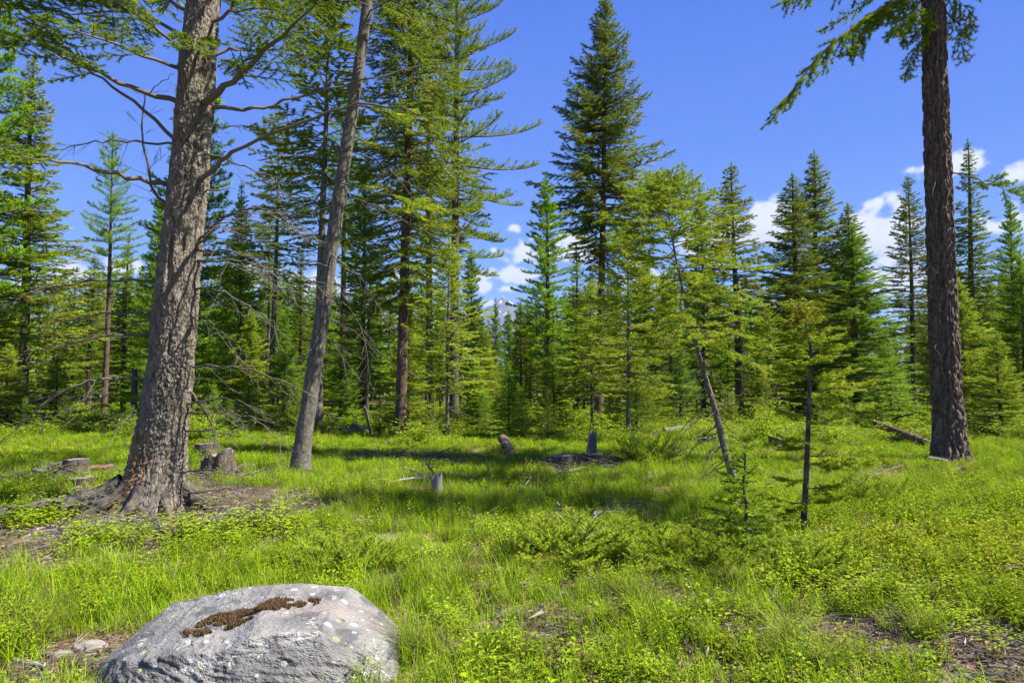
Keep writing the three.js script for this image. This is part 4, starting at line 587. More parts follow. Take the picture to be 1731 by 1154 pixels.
// ---------------------------------------------------------------- the boulder
const BOULDER = { x: -1.46, z: -3.97, a: 0.93, b: 0.66 };
{
  const o = base('boulder', onGround(BOULDER.x, BOULDER.z, -0.06), 'large flat grey boulder with pale lichen spots and brown moss on top', 'boulder');
  const g = mergeVertices(new THREE.IcosahedronGeometry(1, 90).deleteAttribute('uv').deleteAttribute('normal'), 1e-5), P = g.attributes.position, uv = [];
  // faces of the block: outward direction and distance from its middle, metres
  const faces = [[0.02, 1, 0.14, 0.31], [-0.12, 1, 0.16, 0.31], [-0.5, 1, -0.2, 0.58], [-1, 0.6, 0.2, 0.88], [-1, 0.0, 0.2, 0.98], [0.8, 1, 0, 0.74], [0.5, 1, 0.5, 0.6], [1, 0.35, 0.1, 0.86], [1, -0.1, -0.3, 0.9], [-0.4, 0.6, 1, 0.5], [0.3, 0.5, 1, 0.49], [0, 0.95, 1, 0.475], [0, 0.05, 1, 0.6], [0.7, 0.3, 0.8, 0.72], [-0.75, 0.25, 0.7, 0.82], [0, 0.5, -1, 0.6], [-0.6, 0.5, -0.8, 0.78], [0.6, 0.5, -0.8, 0.74], [0, -1, 0, 0.4]].map(([x, y, z, d]) => { const n = V(x, y, z).normalize(); return [n, d]; });
  const dir = V(), Rc = rng(40), chips = [];
  const block = (v) => { let acc = 0; for (const [n, d] of faces) { const k = n.dot(v); if (k > 0.02) acc += Math.pow(k / d, 20); } return Math.pow(acc, -1 / 20) + (f3(v.x * 2.4 + 3, v.y * 2.6, v.z * 2.4, 3, 2) - 0.5) * 0.1; };
  const onBlock = (v) => v.clone().normalize().multiplyScalar(block(v.clone().normalize()));
  for (let i = 0; i < 130; i++) {                                                    // flat breaks, deeper on the near and lower sides
    const v = V(Rc() * 2 - 1, Rc() * 0.8 - 0.35, Rc() * 1.2 - 0.35).normalize(), e1 = V(-v.z, 0, v.x).normalize().multiplyScalar(0.14), e2 = v.clone().cross(e1), p = onBlock(v), n = onBlock(v.clone().add(e1)).sub(p).cross(onBlock(v.clone().add(e2)).sub(p)).normalize(); if (n.dot(v) < 0) n.negate();
    const low = sst(n.z - n.y * 0.8, -0.2, 0.6); n.add(V(Rc() - 0.5, Rc() - 0.5, Rc() - 0.5).multiplyScalar(0.05 + 0.2 * low)).normalize(); p.addScaledVector(n, -lerp(0.003, 0.04, low) * Rc());
    chips.push([n, n.dot(p)]);
  }
  for (let i = 0; i < P.count; i++) {
    dir.fromBufferAttribute(P, i).normalize(); let acc = 0;
    for (const [n, d] of faces) { const k = n.dot(dir); if (k > 0.02) acc += Math.pow(k / d, 20); }
    let r = Math.pow(acc, -1 / 20) + (f3(dir.x * 2.4 + 3, dir.y * 2.6, dir.z * 2.4, 3, 2) - 0.5) * 0.1; let x = dir.x * r, y = dir.y * r, z = dir.z * r;
    const big = f3(x * 2.2 + 3, y * 2.6, z * 2.2, 3, 2) - 0.5, rid = Math.abs(f3(x * 4 + 9, y * 6, z * 4, 3, 12) - 0.5), fine = f3(x * 14, y * 20, z * 14, 3, 5) - 0.5, front = sst(dir.z - dir.y * 0.6, 0.1, 0.5);
    for (const [n, d] of chips) { const k = n.dot(dir); if (k > 0.12 && d / k < r) r = d / k; }
    r += big * 0.05 + fine * 0.02 * (0.35 + front) + (Math.abs(f3(x * 3 + 2, y * 26 + x * 5, z * 3, 3, 66) - 0.5) - 0.2) * 0.05 * front - rid * 0.035 * front - sst(f3(x * 9, y * 9, z * 9, 2, 77), 0.68, 0.75) * 0.014;
    x = dir.x * r; y = dir.y * r; z = dir.z * r;
    if (front > 0.2) { const c = sst(0.17 - Math.hypot((x + 0.02) * 0.75, (y + 0.1) * 1.3), 0, 0.1); z -= c * 0.13; }
    x *= 0.93; y *= 0.94; P.setXYZ(i, x, y + 0.12, z); uv.push((x + 1.1) / 2.2, (z - y + 0.9) / 1.9);
  }
  // the ridge of the stone, in metres above the eye's ground, from its left end to its right
  const ridge = [[-0.9, 0.02], [-0.84, 0.13], [-0.69, 0.265], [-0.45, 0.325], [-0.22, 0.37], [0.12, 0.378], [0.44, 0.358], [0.53, 0.3], [0.68, 0.235], [0.8, 0.15], [0.9, 0.03]], NB = 46, most = new Array(NB + 1).fill(0.05), binOf = (x) => clamp((x + 0.95) / 1.9 * NB, 0, NB - 0.001);
  for (let i = 0; i < P.count; i++) { const k = Math.round(binOf(P.getX(i))); most[k] = Math.max(most[k], P.getY(i)); }
  for (let i = 0; i < P.count; i++) {
    const x = P.getX(i), y = P.getY(i); if (y < 0) continue;
    const q = binOf(x), k = Math.floor(q), top = lerp(most[k], most[k + 1], q - k); let a = 0; while (a < ridge.length - 2 && x > ridge[a + 1][0]) a++;
    const want = lerp(ridge[a][1], ridge[a + 1][1], clamp((x - ridge[a][0]) / (ridge[a + 1][0] - ridge[a][0]), 0, 1)) - 0.035 - o.position.y; P.setY(i, y * clamp(want / top, 0.5, 2));
  }
  g.setAttribute('uv', new THREE.Float32BufferAttribute(uv, 2)); g.computeVertexNormals();
  const R = rng(12), spots = [], streaks = [];
  for (let i = 0; i < 520; i++) spots.push([R() * 2.2, R() * 1.9, 0.004 + R() * R() * 0.024, R()]);
  for (let i = 0; i < 26; i++) { let x = 0.8 + R() * 1.2, y = 0.6 + R() * 0.9, a = R() * 6.28; for (let k = 0; k < 5 + R() * 5; k++) { streaks.push([x, y, 0.003 + R() * 0.006]); a += (R() - 0.5) * 1.2; x += Math.cos(a) * 0.011; y += Math.sin(a) * 0.011; } }
  const grid = new Map(); [...spots.map((s) => [...s, 0]), ...streaks.map((s) => [...s, 0.1, 1])].forEach((s) => { for (let i = Math.floor((s[0] - s[2] * 1.5) * 20); i <= Math.floor((s[0] + s[2] * 1.5) * 20); i++) for (let j = Math.floor((s[1] - s[2] * 1.5) * 20); j <= Math.floor((s[1] + s[2] * 1.5) * 20); j++) { const k = i + j * 1000; if (!grid.has(k)) grid.set(k, []); grid.get(k).push(s); } });
  const map = tex(1536, 1326, (u, v) => {
    const x = u * 2.2, y = v * 1.9, a = fbm(x * 5, y * 5, 5, 51), b = fbm(x * 40, y * 40, 3, 52), w = (fbm(x * 60, y * 60, 2, 53) - 0.5) * 0.018;
    let c = mix3([84, 83, 82], [134, 132, 128], clamp(a * 1.5 - 0.28 + (b - 0.5) * 0.55, 0, 1)); c = mix3(c, [134, 122, 116], sst(fbm(x * 3 + 8, y * 6, 4, 55), 0.56, 0.66) * 0.55); c = mix3(c, [64, 64, 66], sst(fbm(x * 9, y * 7 + 5, 4, 56), 0.6, 0.7) * 0.6);
    for (const s of grid.get(Math.floor(x * 20) + Math.floor(y * 20) * 1000) ?? []) { const d = Math.hypot(x - s[0], y - s[1]) + w * (s[4] ? 0.3 : Math.min(1, s[2] * 40)); if (d < s[2]) { const pale = s[3] < 0.7 ? [172, 172, 166] : s[3] < 0.9 ? [146, 150, 96] : [60, 60, 60]; c = mix3(c, pale, (s[4] ? 0.85 : 0.45 + 0.4 * (d > s[2] * 0.6 ? 1 : 0.4)) * sst(s[2] - d, 0, 0.003)); } }
    return c;
  });
  const bump = tex(512, 512, (u, v) => { const n = (fbm(u * 30, v * 30, 5, 58, 30, 30) * 0.7 + fbm(u * 120, v * 120, 2, 59, 120, 120) * 0.3) * 255; return [n, n, n]; }, { srgb: false, rep: [3, 3] });
  part(o, 'stone', g, std({ map, bumpMap: bump, bumpScale: 0.02, roughness: 0.85 }));
  // moss in patches on the top: short brown shoots standing on the stone
  const stone = o.children[0].geometry, top = (x, z) => { let best = -9; for (let i = 0; i < P.count; i += 1) { const dx = P.getX(i) - x, dz = P.getZ(i) - z; if (dx * dx + dz * dz < 0.0004 && P.getY(i) > best) best = P.getY(i); } return best; };
  const L = new Leaves(), cells = new Map(); for (let i = 0; i < P.count; i++) { const k = Math.round(P.getX(i) * 50) + Math.round(P.getZ(i) * 50) * 1000; if ((cells.get(k) ?? -9) < P.getY(i)) cells.set(k, P.getY(i)); }
  const topAt = (x, z) => cells.get(Math.round(x * 50) + Math.round(z * 50) * 1000) ?? -9;
  for (const [px, py, wx, wz, n] of [[345, 1026, 0.12, 0.07, 1400], [385, 1018, 0.18, 0.11, 3600], [440, 1011, 0.17, 0.11, 3400], [470, 1006, 0.1, 0.09, 1400], [415, 1008, 0.05, 0.06, 500], [524, 1003, 0.08, 0.05, 900], [505, 1010, 0.05, 0.05, 400]]) {
    const r = ray(px, py), t = (0.36 - EYE) / r.y, cx = r.x * t - o.position.x, cz = r.z * t - o.position.z + 0.05;
    for (let i = 0; i < n; i++) {
      const a = R() * 6.28, q = Math.sqrt(R()), x = cx + Math.cos(a) * q * wx, z = cz + Math.sin(a) * q * wz - Math.cos(a) * q * wx * 0.15; if (fbm(x * 14, z * 14, 3, 6) < 0.34 + q * 0.16) continue;
      const y = topAt(x, z); if (y < 0.1) continue; const hh = 0.006 + R() * 0.014, k = [[0.11, 0.062, 0.028], [0.15, 0.085, 0.035], [0.075, 0.045, 0.025], [0.12, 0.09, 0.02]][Math.floor(R() * 4)];
      for (let j = 0; j < 2; j++) { const b = R() * 6.28, c = Math.cos(b) * 0.006, s = Math.sin(b) * 0.006; L.tri(x - c, y - 0.006, z - s, x + c, y - 0.006, z + s, x + (R() - 0.5) * 0.025, y + hh, z + (R() - 0.5) * 0.025, k); }
    }
  }
  part(o, 'moss', L.geo(), M.moss, 'brown moss in patches on the boulder\'s top');
  counts.moss = L.n;
}

// ---------------------------------------------------------------- stumps, logs, branches, stones
function stump(px, py, r, h, label, opt = {}) {
  h += 0.07; const foot = gpt(px, py), o = base('tree_stump', foot.clone().add(V(0, -0.05, 0)), label, 'stump', null), R = rng(Math.round(px * 3 + py)), n = 36, p = [], uv = [], idx = [], rows = 9, tilt = opt.tilt ?? 0.05;
  const prof = (a, t) => r * (1 + 0.35 * Math.pow(1 - t, 2.5)) * (1 + (fbm(Math.cos(a) * 1.6 + 5, Math.sin(a) * 1.6 + t * 0.7, 3, px) - 0.5) * 0.5) ;
  const rim = (a) => h + 0.05 + Math.cos(a) * r * tilt + (opt.jag ?? 0.015) * (fbm(Math.cos(a) * 5 + 3, Math.sin(a) * 5, 2, py) - 0.5) * 2;
  for (let j = 0; j <= rows; j++) for (let i = 0; i <= n; i++) { const a = i / n * 6.28319, t = j / rows, q = prof(a, t) + (worley(i / n * 18, t * 2, 4, 18, 0)[1] - worley(i / n * 18, t * 2, 4, 18, 0)[0]) * r * 0.09; p.push(Math.cos(a) * q, rim(a) * t, Math.sin(a) * q); uv.push(i / n * r * 6.3, t * h); }
  for (let j = 0; j < rows; j++) for (let i = 0; i < n; i++) { const k = j * (n + 1) + i; idx.push(k, k + n + 1, k + 1, k + 1, k + n + 1, k + n + 2); }
  const g = new THREE.BufferGeometry(); g.setAttribute('position', new THREE.Float32BufferAttribute(p, 3)); g.setAttribute('uv', new THREE.Float32BufferAttribute(uv, 2)); g.setIndex(idx); g.computeVertexNormals(); part(o, 'bark', g, opt.bark ?? M.barkDark);
  const cp = [0, h + 0.05, 0], cuv = [0.5, 0.5], ci = []; for (let ring = 1; ring <= 3; ring++) for (let i = 0; i <= n; i++) { const a = i / n * 6.28319, q = prof(a, 1) * ring / 3 * 0.985; cp.push(Math.cos(a) * q, lerp(h + 0.05, rim(a), ring / 3) - 0.006 + (opt.jag ?? 0.01) * (R() - 0.5) * (ring < 3 ? 1 : 0), Math.sin(a) * q); cuv.push(0.5 + Math.cos(a) * ring / 6.2, 0.5 + Math.sin(a) * ring / 6.2); }
  for (let i = 0; i < n; i++) { ci.push(0, 2 + i, 1 + i); for (let ring = 0; ring < 2; ring++) { const k = 1 + ring * (n + 1) + i; ci.push(k, k + 1, k + n + 1, k + 1, k + n + 2, k + n + 1); } }
  const cg = new THREE.BufferGeometry(); cg.setAttribute('position', new THREE.Float32BufferAttribute(cp, 3)); cg.setAttribute('uv', new THREE.Float32BufferAttribute(cuv, 2)); cg.setIndex(ci); cg.computeVertexNormals(); part(o, 'cut_face', cg, opt.face ?? M.cut);
  return o;
}
const ringTex = (a, b, s) => tex(256, 256, (u, v) => { const x = u - 0.5, y = v - 0.5, r = Math.hypot(x, y) + (fbm(u * 6, v * 6, 3, s) - 0.5) * 0.04, an = Math.atan2(y, x), crack = sst(vnoise(an * 6, r * 3, s), 0.78, 0.86); return mix3(mix3(a, b, clamp(0.5 + 0.45 * Math.sin(r * 190) + (fbm(u * 30, v * 30, 2, s) - 0.5), 0, 1)), [44, 40, 38], crack * 0.8); });
M.cut = std({ map: ringTex([96, 92, 87], [146, 141, 132], 5) }); M.cutFresh = std({ map: ringTex([124, 100, 74], [172, 148, 116], 7) });
stump(349, 772, 0.24, 0.22, 'sawn grey stump just right of the thick trunk, the farther of two'); stump(368, 806, 0.24, 0.3, 'dark rotten stump with broken top, the nearer of two right of the thick trunk', { jag: 0.08, tilt: 0.35 });
stump(126, 806, 0.18, 0.22, 'dark shaded stump among boards left of the thick trunk', {}); stump(136, 826, 0.2, 0.09, 'low pale flat sawn stump in front of the dark shaded stump');
stump(952, 790, 0.24, 0.17, 'dark flat topped stump in shade beside the twig pile', {}); stump(1005, 786, 0.19, 0.15, 'dark stump in shade standing in the twig pile at the broken snag', { jag: 0.05 });
stump(1197, 752, 0.19, 0.13, 'small grey stump behind the bent young fir\'s stem'); stump(1318, 757, 0.23, 0.16, 'grey sawn stump in sunny grass left of the thin young fir', { tilt: -0.2 });
stump(738, 836, 0.07, 0.18, 'small bleached white splintered stump in the middle grass', { bark: M.paleWood, jag: 0.08, tilt: 0.5 }); stump(1102, 742, 0.13, 0.1, 'short log end with fresh tan cut face behind the broken snag', { face: M.cutFresh, tilt: 0.9 });
function pole(name, label, cat, a, b, r0, r1, mat, opt = {}) {                      // a trunk or stick lying or leaning from a to b
  const o = base(name, a.clone(), label, cat, opt.group), W = new Wood(), R = rng(Math.round(a.x * 91 + b.z * 57) + 5), pts = [], n = opt.n ?? 10, d = b.clone().sub(a), s = opt.bend ?? 0.05, len = d.length();
  for (let i = 0; i <= n; i++) { const t = i / n; pts.push(d.clone().multiplyScalar(t).add(V((R() - 0.5) * s * len * 0.3, Math.sin(t * 3.14) * s * len * (opt.arch ?? 0.3) + (R() - 0.5) * s * 0.3, (R() - 0.5) * s * len * 0.3))); }
  W.tube(pts, pts.map((_, i) => lerp(r0, r1, i / n) * (0.9 + R() * 0.2)), opt.sides ?? 8, true); part(o, opt.part ?? 'stem', W.geo(), mat);
  if (opt.twigs) { const T = new Wood(); for (let k = 0; k < opt.twigs; k++) { const t = 0.2 + R() * 0.8, p = pts[Math.floor(t * n)], az = R() * 6.28; bough(null, T, R, { p, az, el: 0.1 + R() * 0.7, len: (opt.twigLen ?? 0.3) * (0.5 + R()), r: r0 * 0.35 + 0.002, droop: -0.5, sides: 4, sec: { gap: 0.12, max: 0.15, min: 0.3, angle: 0.7, up: 0, rough: 0.8 } }); } part(o, 'twigs', T.geo(), mat); }
  return o;
}
const g2 = (px, py, dy = 0) => gpt(px, py).add(V(0, dy, 0));
// broken snag and its leaning stick
{ const f = gpt(1003, 772), o = base('broken_snag', f.clone().add(V(0, -0.05, 0)), 'upright broken grey snag post with splintered top in the twig pile', 'snag'), n = 26, rows = 14, p = [], uv = [], idx = [], H = hAt(728, -f.z) - f.y + 0.05;
  for (let j = 0; j <= rows; j++) for (let i = 0; i <= n; i++) { const a = i / n * 6.28319, t = j / rows, q = 0.085 * (1.15 - 0.2 * t) * (0.85 + 0.35 * vnoise(i / n * 9, t * 2, 3, 9, 0)), top = H * (0.82 + 0.22 * vnoise(i / n * 8, 1, 7, 8, 0)); p.push(Math.cos(a) * q, top * t, Math.sin(a) * q); uv.push(t * 0.8, i / n * 2); }
  for (let j = 0; j < rows; j++) for (let i = 0; i < n; i++) { const k = j * (n + 1) + i; idx.push(k, k + n + 1, k + 1, k + 1, k + n + 1, k + n + 2); }
  const c = p.length / 3; p.push(0, H * 0.8, 0); uv.push(0, 0); for (let i = 0; i < n; i++) idx.push(rows * (n + 1) + i, c, rows * (n + 1) + i + 1);
  const g = new THREE.BufferGeometry(); g.setAttribute('position', new THREE.Float32BufferAttribute(p, 3)); g.setAttribute('uv', new THREE.Float32BufferAttribute(uv, 2)); g.setIndex(idx); g.computeVertexNormals(); part(o, 'stem', g, M.greyWood);
}
pole('leaning_stick', 'thin dark stick leaning up against the broken snag', 'stick', g2(990, 786), at(1000, 706, 14.2), 0.022, 0.008, M.darkWood, { bend: 0.03, twigs: 3 });
pole('leaning_log', 'short thick brown log stuck at a slant in the grass left of the broken snag', 'log', g2(868, 772, -0.05), at(850, 742, 17.5), 0.12, 0.13, M.barkBrown, { bend: 0.01, sides: 12 });
pole('fallen_log', 'straight fallen brown log lying toward the foot of the tall bare larch trunk', 'log', at(1482, 716, 18.6), g2(1575, 758, 0.1), 0.095, 0.085, M.barkBrown, { bend: 0.01, sides: 12 });
pole('fallen_log', 'bleached grey log lying in the undergrowth behind the bent young fir\'s stem', 'log', g2(1122, 737, 0.16), g2(1165, 731, 0.18), 0.09, 0.08, M.greyWood, { bend: 0.01, sides: 12 });
pole('fallen_log', 'dark half buried log running from the thick trunk\'s root to the photo\'s left edge', 'log', g2(208, 852, 0.08), g2(-60, 892, 0.06), 0.15, 0.1, M.darkWood, { bend: 0.02, sides: 14, n: 14 });
pole('fallen_log', 'grey log on the grass at the far meadow edge behind the leaning grey trunk', 'log', g2(548, 730, 0.1), g2(600, 733, 0.1), 0.11, 0.1, M.greyWood, { bend: 0.01, sides: 10 });
pole('fallen_log', 'forked grey log end on the meadow edge left of the straight brown trunk', 'log', g2(596, 727, 0.15), g2(622, 735, 0.08), 0.1, 0.07, M.greyWood, { bend: 0.02, sides: 10 });
pole('leaning_pole', 'thin grey dead pole leaning at the meadow edge left of the straight brown trunk', 'dead tree', g2(629, 742), at(616, 688, 20.3), 0.06, 0.05, M.barkGrey, { bend: 0.01 });
pole('leaning_pole', 'thin dark pole leaning just right of the straight brown trunk', 'dead tree', g2(731, 728), at(719, 660, 24), 0.06, 0.05, M.barkDark, { bend: 0.01 });
pole('leaning_pole', 'charred dark broken pole standing left of the thick trunk in the wood', 'dead tree', gat(228, 26), at(226, 650, 26).setY(2.2), 0.14, 0.1, M.darkWood, { bend: 0.01 });
pole('plank', 'reddish brown split board lying by the dark shaded stump', 'board', g2(82, 806, 0.08), g2(190, 801, 0.12), 0.05, 0.05, M.brownWood, { bend: 0.004, sides: 4 });
pole('plank', 'bluish grey board lying by the photo\'s left end of the dark shaded stump', 'board', g2(56, 806, 0.1), g2(88, 808, 0.06), 0.05, 0.05, M.greyWood, { bend: 0.004, sides: 4 });
pole('fallen_branch', 'long dark branch slanting up behind the dark shaded stump', 'branch', g2(60, 800, 0.05), at(140, 770, 12.4), 0.03, 0.012, M.darkWood, { twigs: 4 });
pole('fallen_branch', 'dark branch propped up right of the dark shaded stump', 'branch', g2(205, 802, 0.04), at(176, 784, 12.2), 0.04, 0.02, M.darkWood, { twigs: 3 });
pole('fallen_branch', 'bleached forked branch lying left of the small white stump', 'branch', g2(650, 824, 0.05), g2(728, 818, 0.12), 0.018, 0.01, M.paleWood, { twigs: 6, twigLen: 0.4, bend: 0.08 });
pole('fallen_branch', 'pale curved branch reaching up by the small white stump', 'branch', g2(682, 800, 0.1), g2(722, 815, 0.04), 0.016, 0.012, M.paleWood, { twigs: 3, bend: 0.1 });
pole('fallen_branch', 'dark curved branch standing over the small white stump', 'branch', g2(742, 818, 0.0), at(716, 776, 11.2), 0.018, 0.01, M.darkWood, { twigs: 3, bend: 0.12 });
pole('fallen_branch', 'short grey chunk of wood lying between the leaning grey trunk and small white stump', 'branch', g2(564, 826, 0.05), g2(590, 830, 0.05), 0.045, 0.04, M.greyWood, { bend: 0.01 });
pole('fallen_branch', 'pale bare branch arching from the grass below the twig pile', 'branch', g2(924, 812, 0.05), g2(990, 812, 0.15), 0.014, 0.007, M.paleWood, { twigs: 4, bend: 0.1, arch: 0.6 });
pole('fallen_branch', 'slanting pale twig in the grass left of the straw stalks', 'branch', g2(872, 846, 0.03), at(900, 806, 10.2), 0.01, 0.006, M.greyWood, { twigs: 2 });
pole('fallen_branch', 'dark slanting dead stem above the boulder in the leafy grass', 'branch', g2(268, 996), at(318, 940, 5.6), 0.006, 0.004, M.darkWood, { twigs: 1 });
pole('fallen_branch', 'long pale twig lying from the low sapling toward the thin young fir', 'branch', g2(1300, 932, 0.08), g2(1420, 921, 0.16), 0.009, 0.005, M.greyWood, { bend: 0.02 });
pole('fallen_branch', 'twisted bare grey branch lying over the low juniper bush', 'branch', g2(1010, 905, 0.25), g2(990, 960, 0.2), 0.012, 0.006, M.greyWood, { twigs: 5, bend: 0.12 });
pole('fallen_branch', 'grey bare twiggy branch arching on top of the juniper bush', 'branch', g2(940, 900, 0.3), g2(995, 925, 0.2), 0.01, 0.006, M.greyWood, { twigs: 5, bend: 0.12 });
pole('fallen_branch', 'dry bare twig standing in the shaded grass patch', 'branch', g2(812, 918, 0), at(806, 868, 7.6), 0.008, 0.003, M.greyWood, { twigs: 6, twigLen: 0.18 });
pole('fallen_branch', 'white barkless stick lying at the photo\'s lower left corner by the boulder', 'branch', g2(20, 1124, 0.02), g2(74, 1134, 0.03), 0.022, 0.016, M.paleWood, { bend: 0.01 });
pole('fallen_branch', 'small forked white stick lying on the bare needle patch at the photo\'s lower right', 'branch', g2(1296, 1036, 0.06), g2(1314, 1024, 0.1), 0.006, 0.004, M.paleWood, { twigs: 2, twigLen: 0.08 });
pole('fallen_branch', 'dark forked stick lying in the leafy cover right of the thin young fir', 'branch', g2(1534, 868, 0.08), g2(1562, 882, 0.08), 0.013, 0.008, M.darkWood, { twigs: 3, twigLen: 0.2 });
pole('fallen_branch', 'dark branch tip poking in at the photo\'s right edge over leafy cover', 'branch', g2(1700, 992, 0.12), g2(1745, 985, 0.16), 0.012, 0.006, M.darkWood, { twigs: 3, twigLen: 0.15 });
pole('fallen_branch', 'grey twiggy branch sunk in leaves below the tall bare larch trunk', 'branch', g2(1440, 836, 0.1), g2(1530, 812, 0.25), 0.012, 0.006, M.greyWood, { twigs: 8, twigLen: 0.4 });
pole('fallen_branch', 'bare branch slanting in the undergrowth right of the tall bare larch trunk', 'branch', g2(1648, 742, 0.1), at(1692, 692, 19), 0.02, 0.01, M.greyWood, { twigs: 4 });
pole('fallen_branch', 'dark dead branch leaning in the wood left of the tall bare larch trunk', 'branch', g2(1504, 716, 0.2), at(1545, 700, 24), 0.05, 0.03, M.darkWood, { twigs: 3 });
{ // a sawn slab and a splintered root plate at the larch's foot
  const s = pole('plank', 'grey sawn slab lying at the foot of the tall bare larch trunk', 'board', g2(1572, 786, 0.12), g2(1600, 790, 0.1), 0.09, 0.08, M.greyWood, { bend: 0.004, sides: 7, n: 3 }); s.scale.set(1, 0.6, 1);
  pole('root_wood', 'splintered brown root wood spreading in front of the tall bare larch trunk\'s foot', 'root', g2(1604, 800, 0.0), g2(1650, 788, 0.05), 0.04, 0.05, M.barkBrown, { bend: 0.05, twigs: 6, twigLen: 0.2 });
}
function stone(px, py, r, label, flat = 0.5, seed = 1, grp) {
  const g = mergeVertices(new THREE.IcosahedronGeometry(1, 8).deleteAttribute('uv').deleteAttribute('normal'), 1e-4), P = g.attributes.position, uv = [];
  for (let i = 0; i < P.count; i++) { const v = V().fromBufferAttribute(P, i), k = r * (0.75 + 0.5 * f3(v.x * 1.3 + seed, v.y * 1.3, v.z * 1.3, 3, seed)); P.setXYZ(i, v.x * k * 1.3, v.y * k * flat, v.z * k); uv.push(v.x * r + v.y * 0.3, v.z * r); }
  g.setAttribute('uv', new THREE.Float32BufferAttribute(uv, 2)); g.computeVertexNormals(); const m = part(scene, numbered('stone'), g, M.stone); m.position.copy(gpt(px, py)).add(V(0, r * flat * 0.3, 0)); tag(m, label, 'stone', grp);
}
M.stone = std({ map: tex(256, 256, (u, v) => mix3([96, 91, 84], [146, 139, 129], fbm(u * 20, v * 20, 4, 61, 20, 20))) });
stone(150, 1096, 0.075, 'pale tan flat stone half hidden left of the boulder', 0.45, 3); stone(104, 1110, 0.05, 'small pale stone beside the white stick in the lower left corner', 0.5, 4); stone(1458, 916, 0.07, 'grey pale stone among leaves right of the thin young fir', 0.5, 5); stone(1482, 938, 0.06, 'small weathered grey stone below the other pale one near the thin young fir', 0.7, 6);
// ---------------------------------------------------------------- grass, leafy cover, litter
const R0 = rng(2024);
function blade(L, x, z, h, w, az, lean, k, curl = 1) {                             // a curved grass blade of three joints
  const dx = Math.cos(az), dz = Math.sin(az), sx = -dz, sz = dx; let px = x, py = -0.02, pz = z, pw = w; const n = 3;
  for (let i = 1; i <= n; i++) {
    const t = i / n, out = lean * h * (t * t * curl + t * (1 - curl) * 0.6), qx = x + dx * out, qz = z + dz * out, qy = h * (t - lean * 0.35 * t * t) , qw = i === n ? 0 : w * (1 - t * 0.75);
    L.tri(px - sx * pw / 2, py, pz - sz * pw / 2, px + sx * pw / 2, py, pz + sz * pw / 2, qx + sx * qw / 2, qy, qz + sz * qw / 2, k);
    if (i < n) L.tri(px - sx * pw / 2, py, pz - sz * pw / 2, qx + sx * qw / 2, qy, qz + sz * qw / 2, qx - sx * qw / 2, qy, qz - sz * qw / 2, k);
    px = qx; py = qy; pz = qz; pw = qw;
  }
}
const GC = [[0.275, 0.431, 0.009], [0.316, 0.466, 0.010], [0.222, 0.385, 0.009], [0.351, 0.455, 0.012], [0.187, 0.339, 0.009]], STRAW = [[0.34, 0.28, 0.1], [0.28, 0.24, 0.09], [0.4, 0.34, 0.15]];
function tuft(seed, n, rad, h, w, cols, lean) { const R = rng(seed), L = new Leaves(); for (let i = 0; i < n; i++) { const a = R() * 6.28, q = Math.sqrt(R()) * rad; blade(L, Math.cos(a) * q, Math.sin(a) * q, h * (0.45 + R() * 0.65), w * (0.7 + R() * 0.6), R() * 6.28, lean * (0.3 + R()), R() < 0.085 ? STRAW[Math.floor(R() * 3)] : shade(cols[Math.floor(R() * cols.length)], R, 0.6)); } return L; }
function leafQuad(L, x, y, z, az, el, len, w, k) {                                  // an oval leaf folded along its rib
  const c = Math.cos(el), fx = Math.cos(az) * c, fy = Math.sin(el), fz = Math.sin(az) * c, sx = -Math.sin(az), sz = Math.cos(az), ux = -Math.cos(az) * fy, uy = c, uz = -Math.sin(az) * fy, f = 0.18 * w;
  const mx = x + fx * len * 0.5 - ux * 0, my = y + fy * len * 0.5, mz = z + fz * len * 0.5, tx = x + fx * len, ty = y + fy * len - 0.12 * len, tz = z + fz * len, a = w * 0.5;
  const lx = mx + sx * a + ux * f, ly = my + uy * f, lz = mz + sz * a + uz * f, rx = mx - sx * a + ux * f, ry = my + uy * f, rz = mz - sz * a + uz * f;
  L.tri(x, y, z, lx, ly, lz, tx, ty, tz, k); L.tri(x, y, z, tx, ty, tz, rx, ry, rz, k);
}
const LC = [[0.259, 0.382, 0.012], [0.313, 0.413, 0.014], [0.205, 0.329, 0.012], [0.356, 0.413, 0.018], [0.162, 0.285, 0.014]];
function herb(seed, stems, h, leaf, cols, spread) {
  const R = rng(seed), L = new Leaves(), st = [0.1, 0.1, 0.03];
  for (let s = 0; s < stems; s++) {
    const a = R() * 6.28, q = R() * spread * 0.5, x0 = Math.cos(a) * q, z0 = Math.sin(a) * q, az = R() * 6.28, out = R() * spread * 0.7, hh = h * (0.5 + R() * 0.6), n = Math.max(5, Math.round(hh / leaf * 2.0)), k0 = cols[Math.floor(R() * cols.length)];
    const ex = x0 + Math.cos(az) * out, ez = z0 + Math.sin(az) * out; L.tri(x0 - 0.002, -0.02, z0, x0 + 0.002, -0.02, z0, ex, hh, ez, st); L.tri(x0, -0.02, z0 - 0.002, x0, -0.02, z0 + 0.002, ex, hh, ez, st);
    for (let i = 1; i <= n; i++) { const t = (i + R() * 0.5) / (n + 0.5), y = hh * t; if (t < 0.2) continue; leafQuad(L, lerp(x0, ex, t), y, lerp(z0, ez, t), i * 2.4 + R() * 1.2, 0.15 + (R() - 0.4) * 0.7, leaf * (0.6 + R() * 0.6), leaf * (0.42 + R() * 0.2), R() < 0.025 ? [0.32, 0.22, 0.03] : shade(k0, R, 0.35)); }
  }
  return L;
}
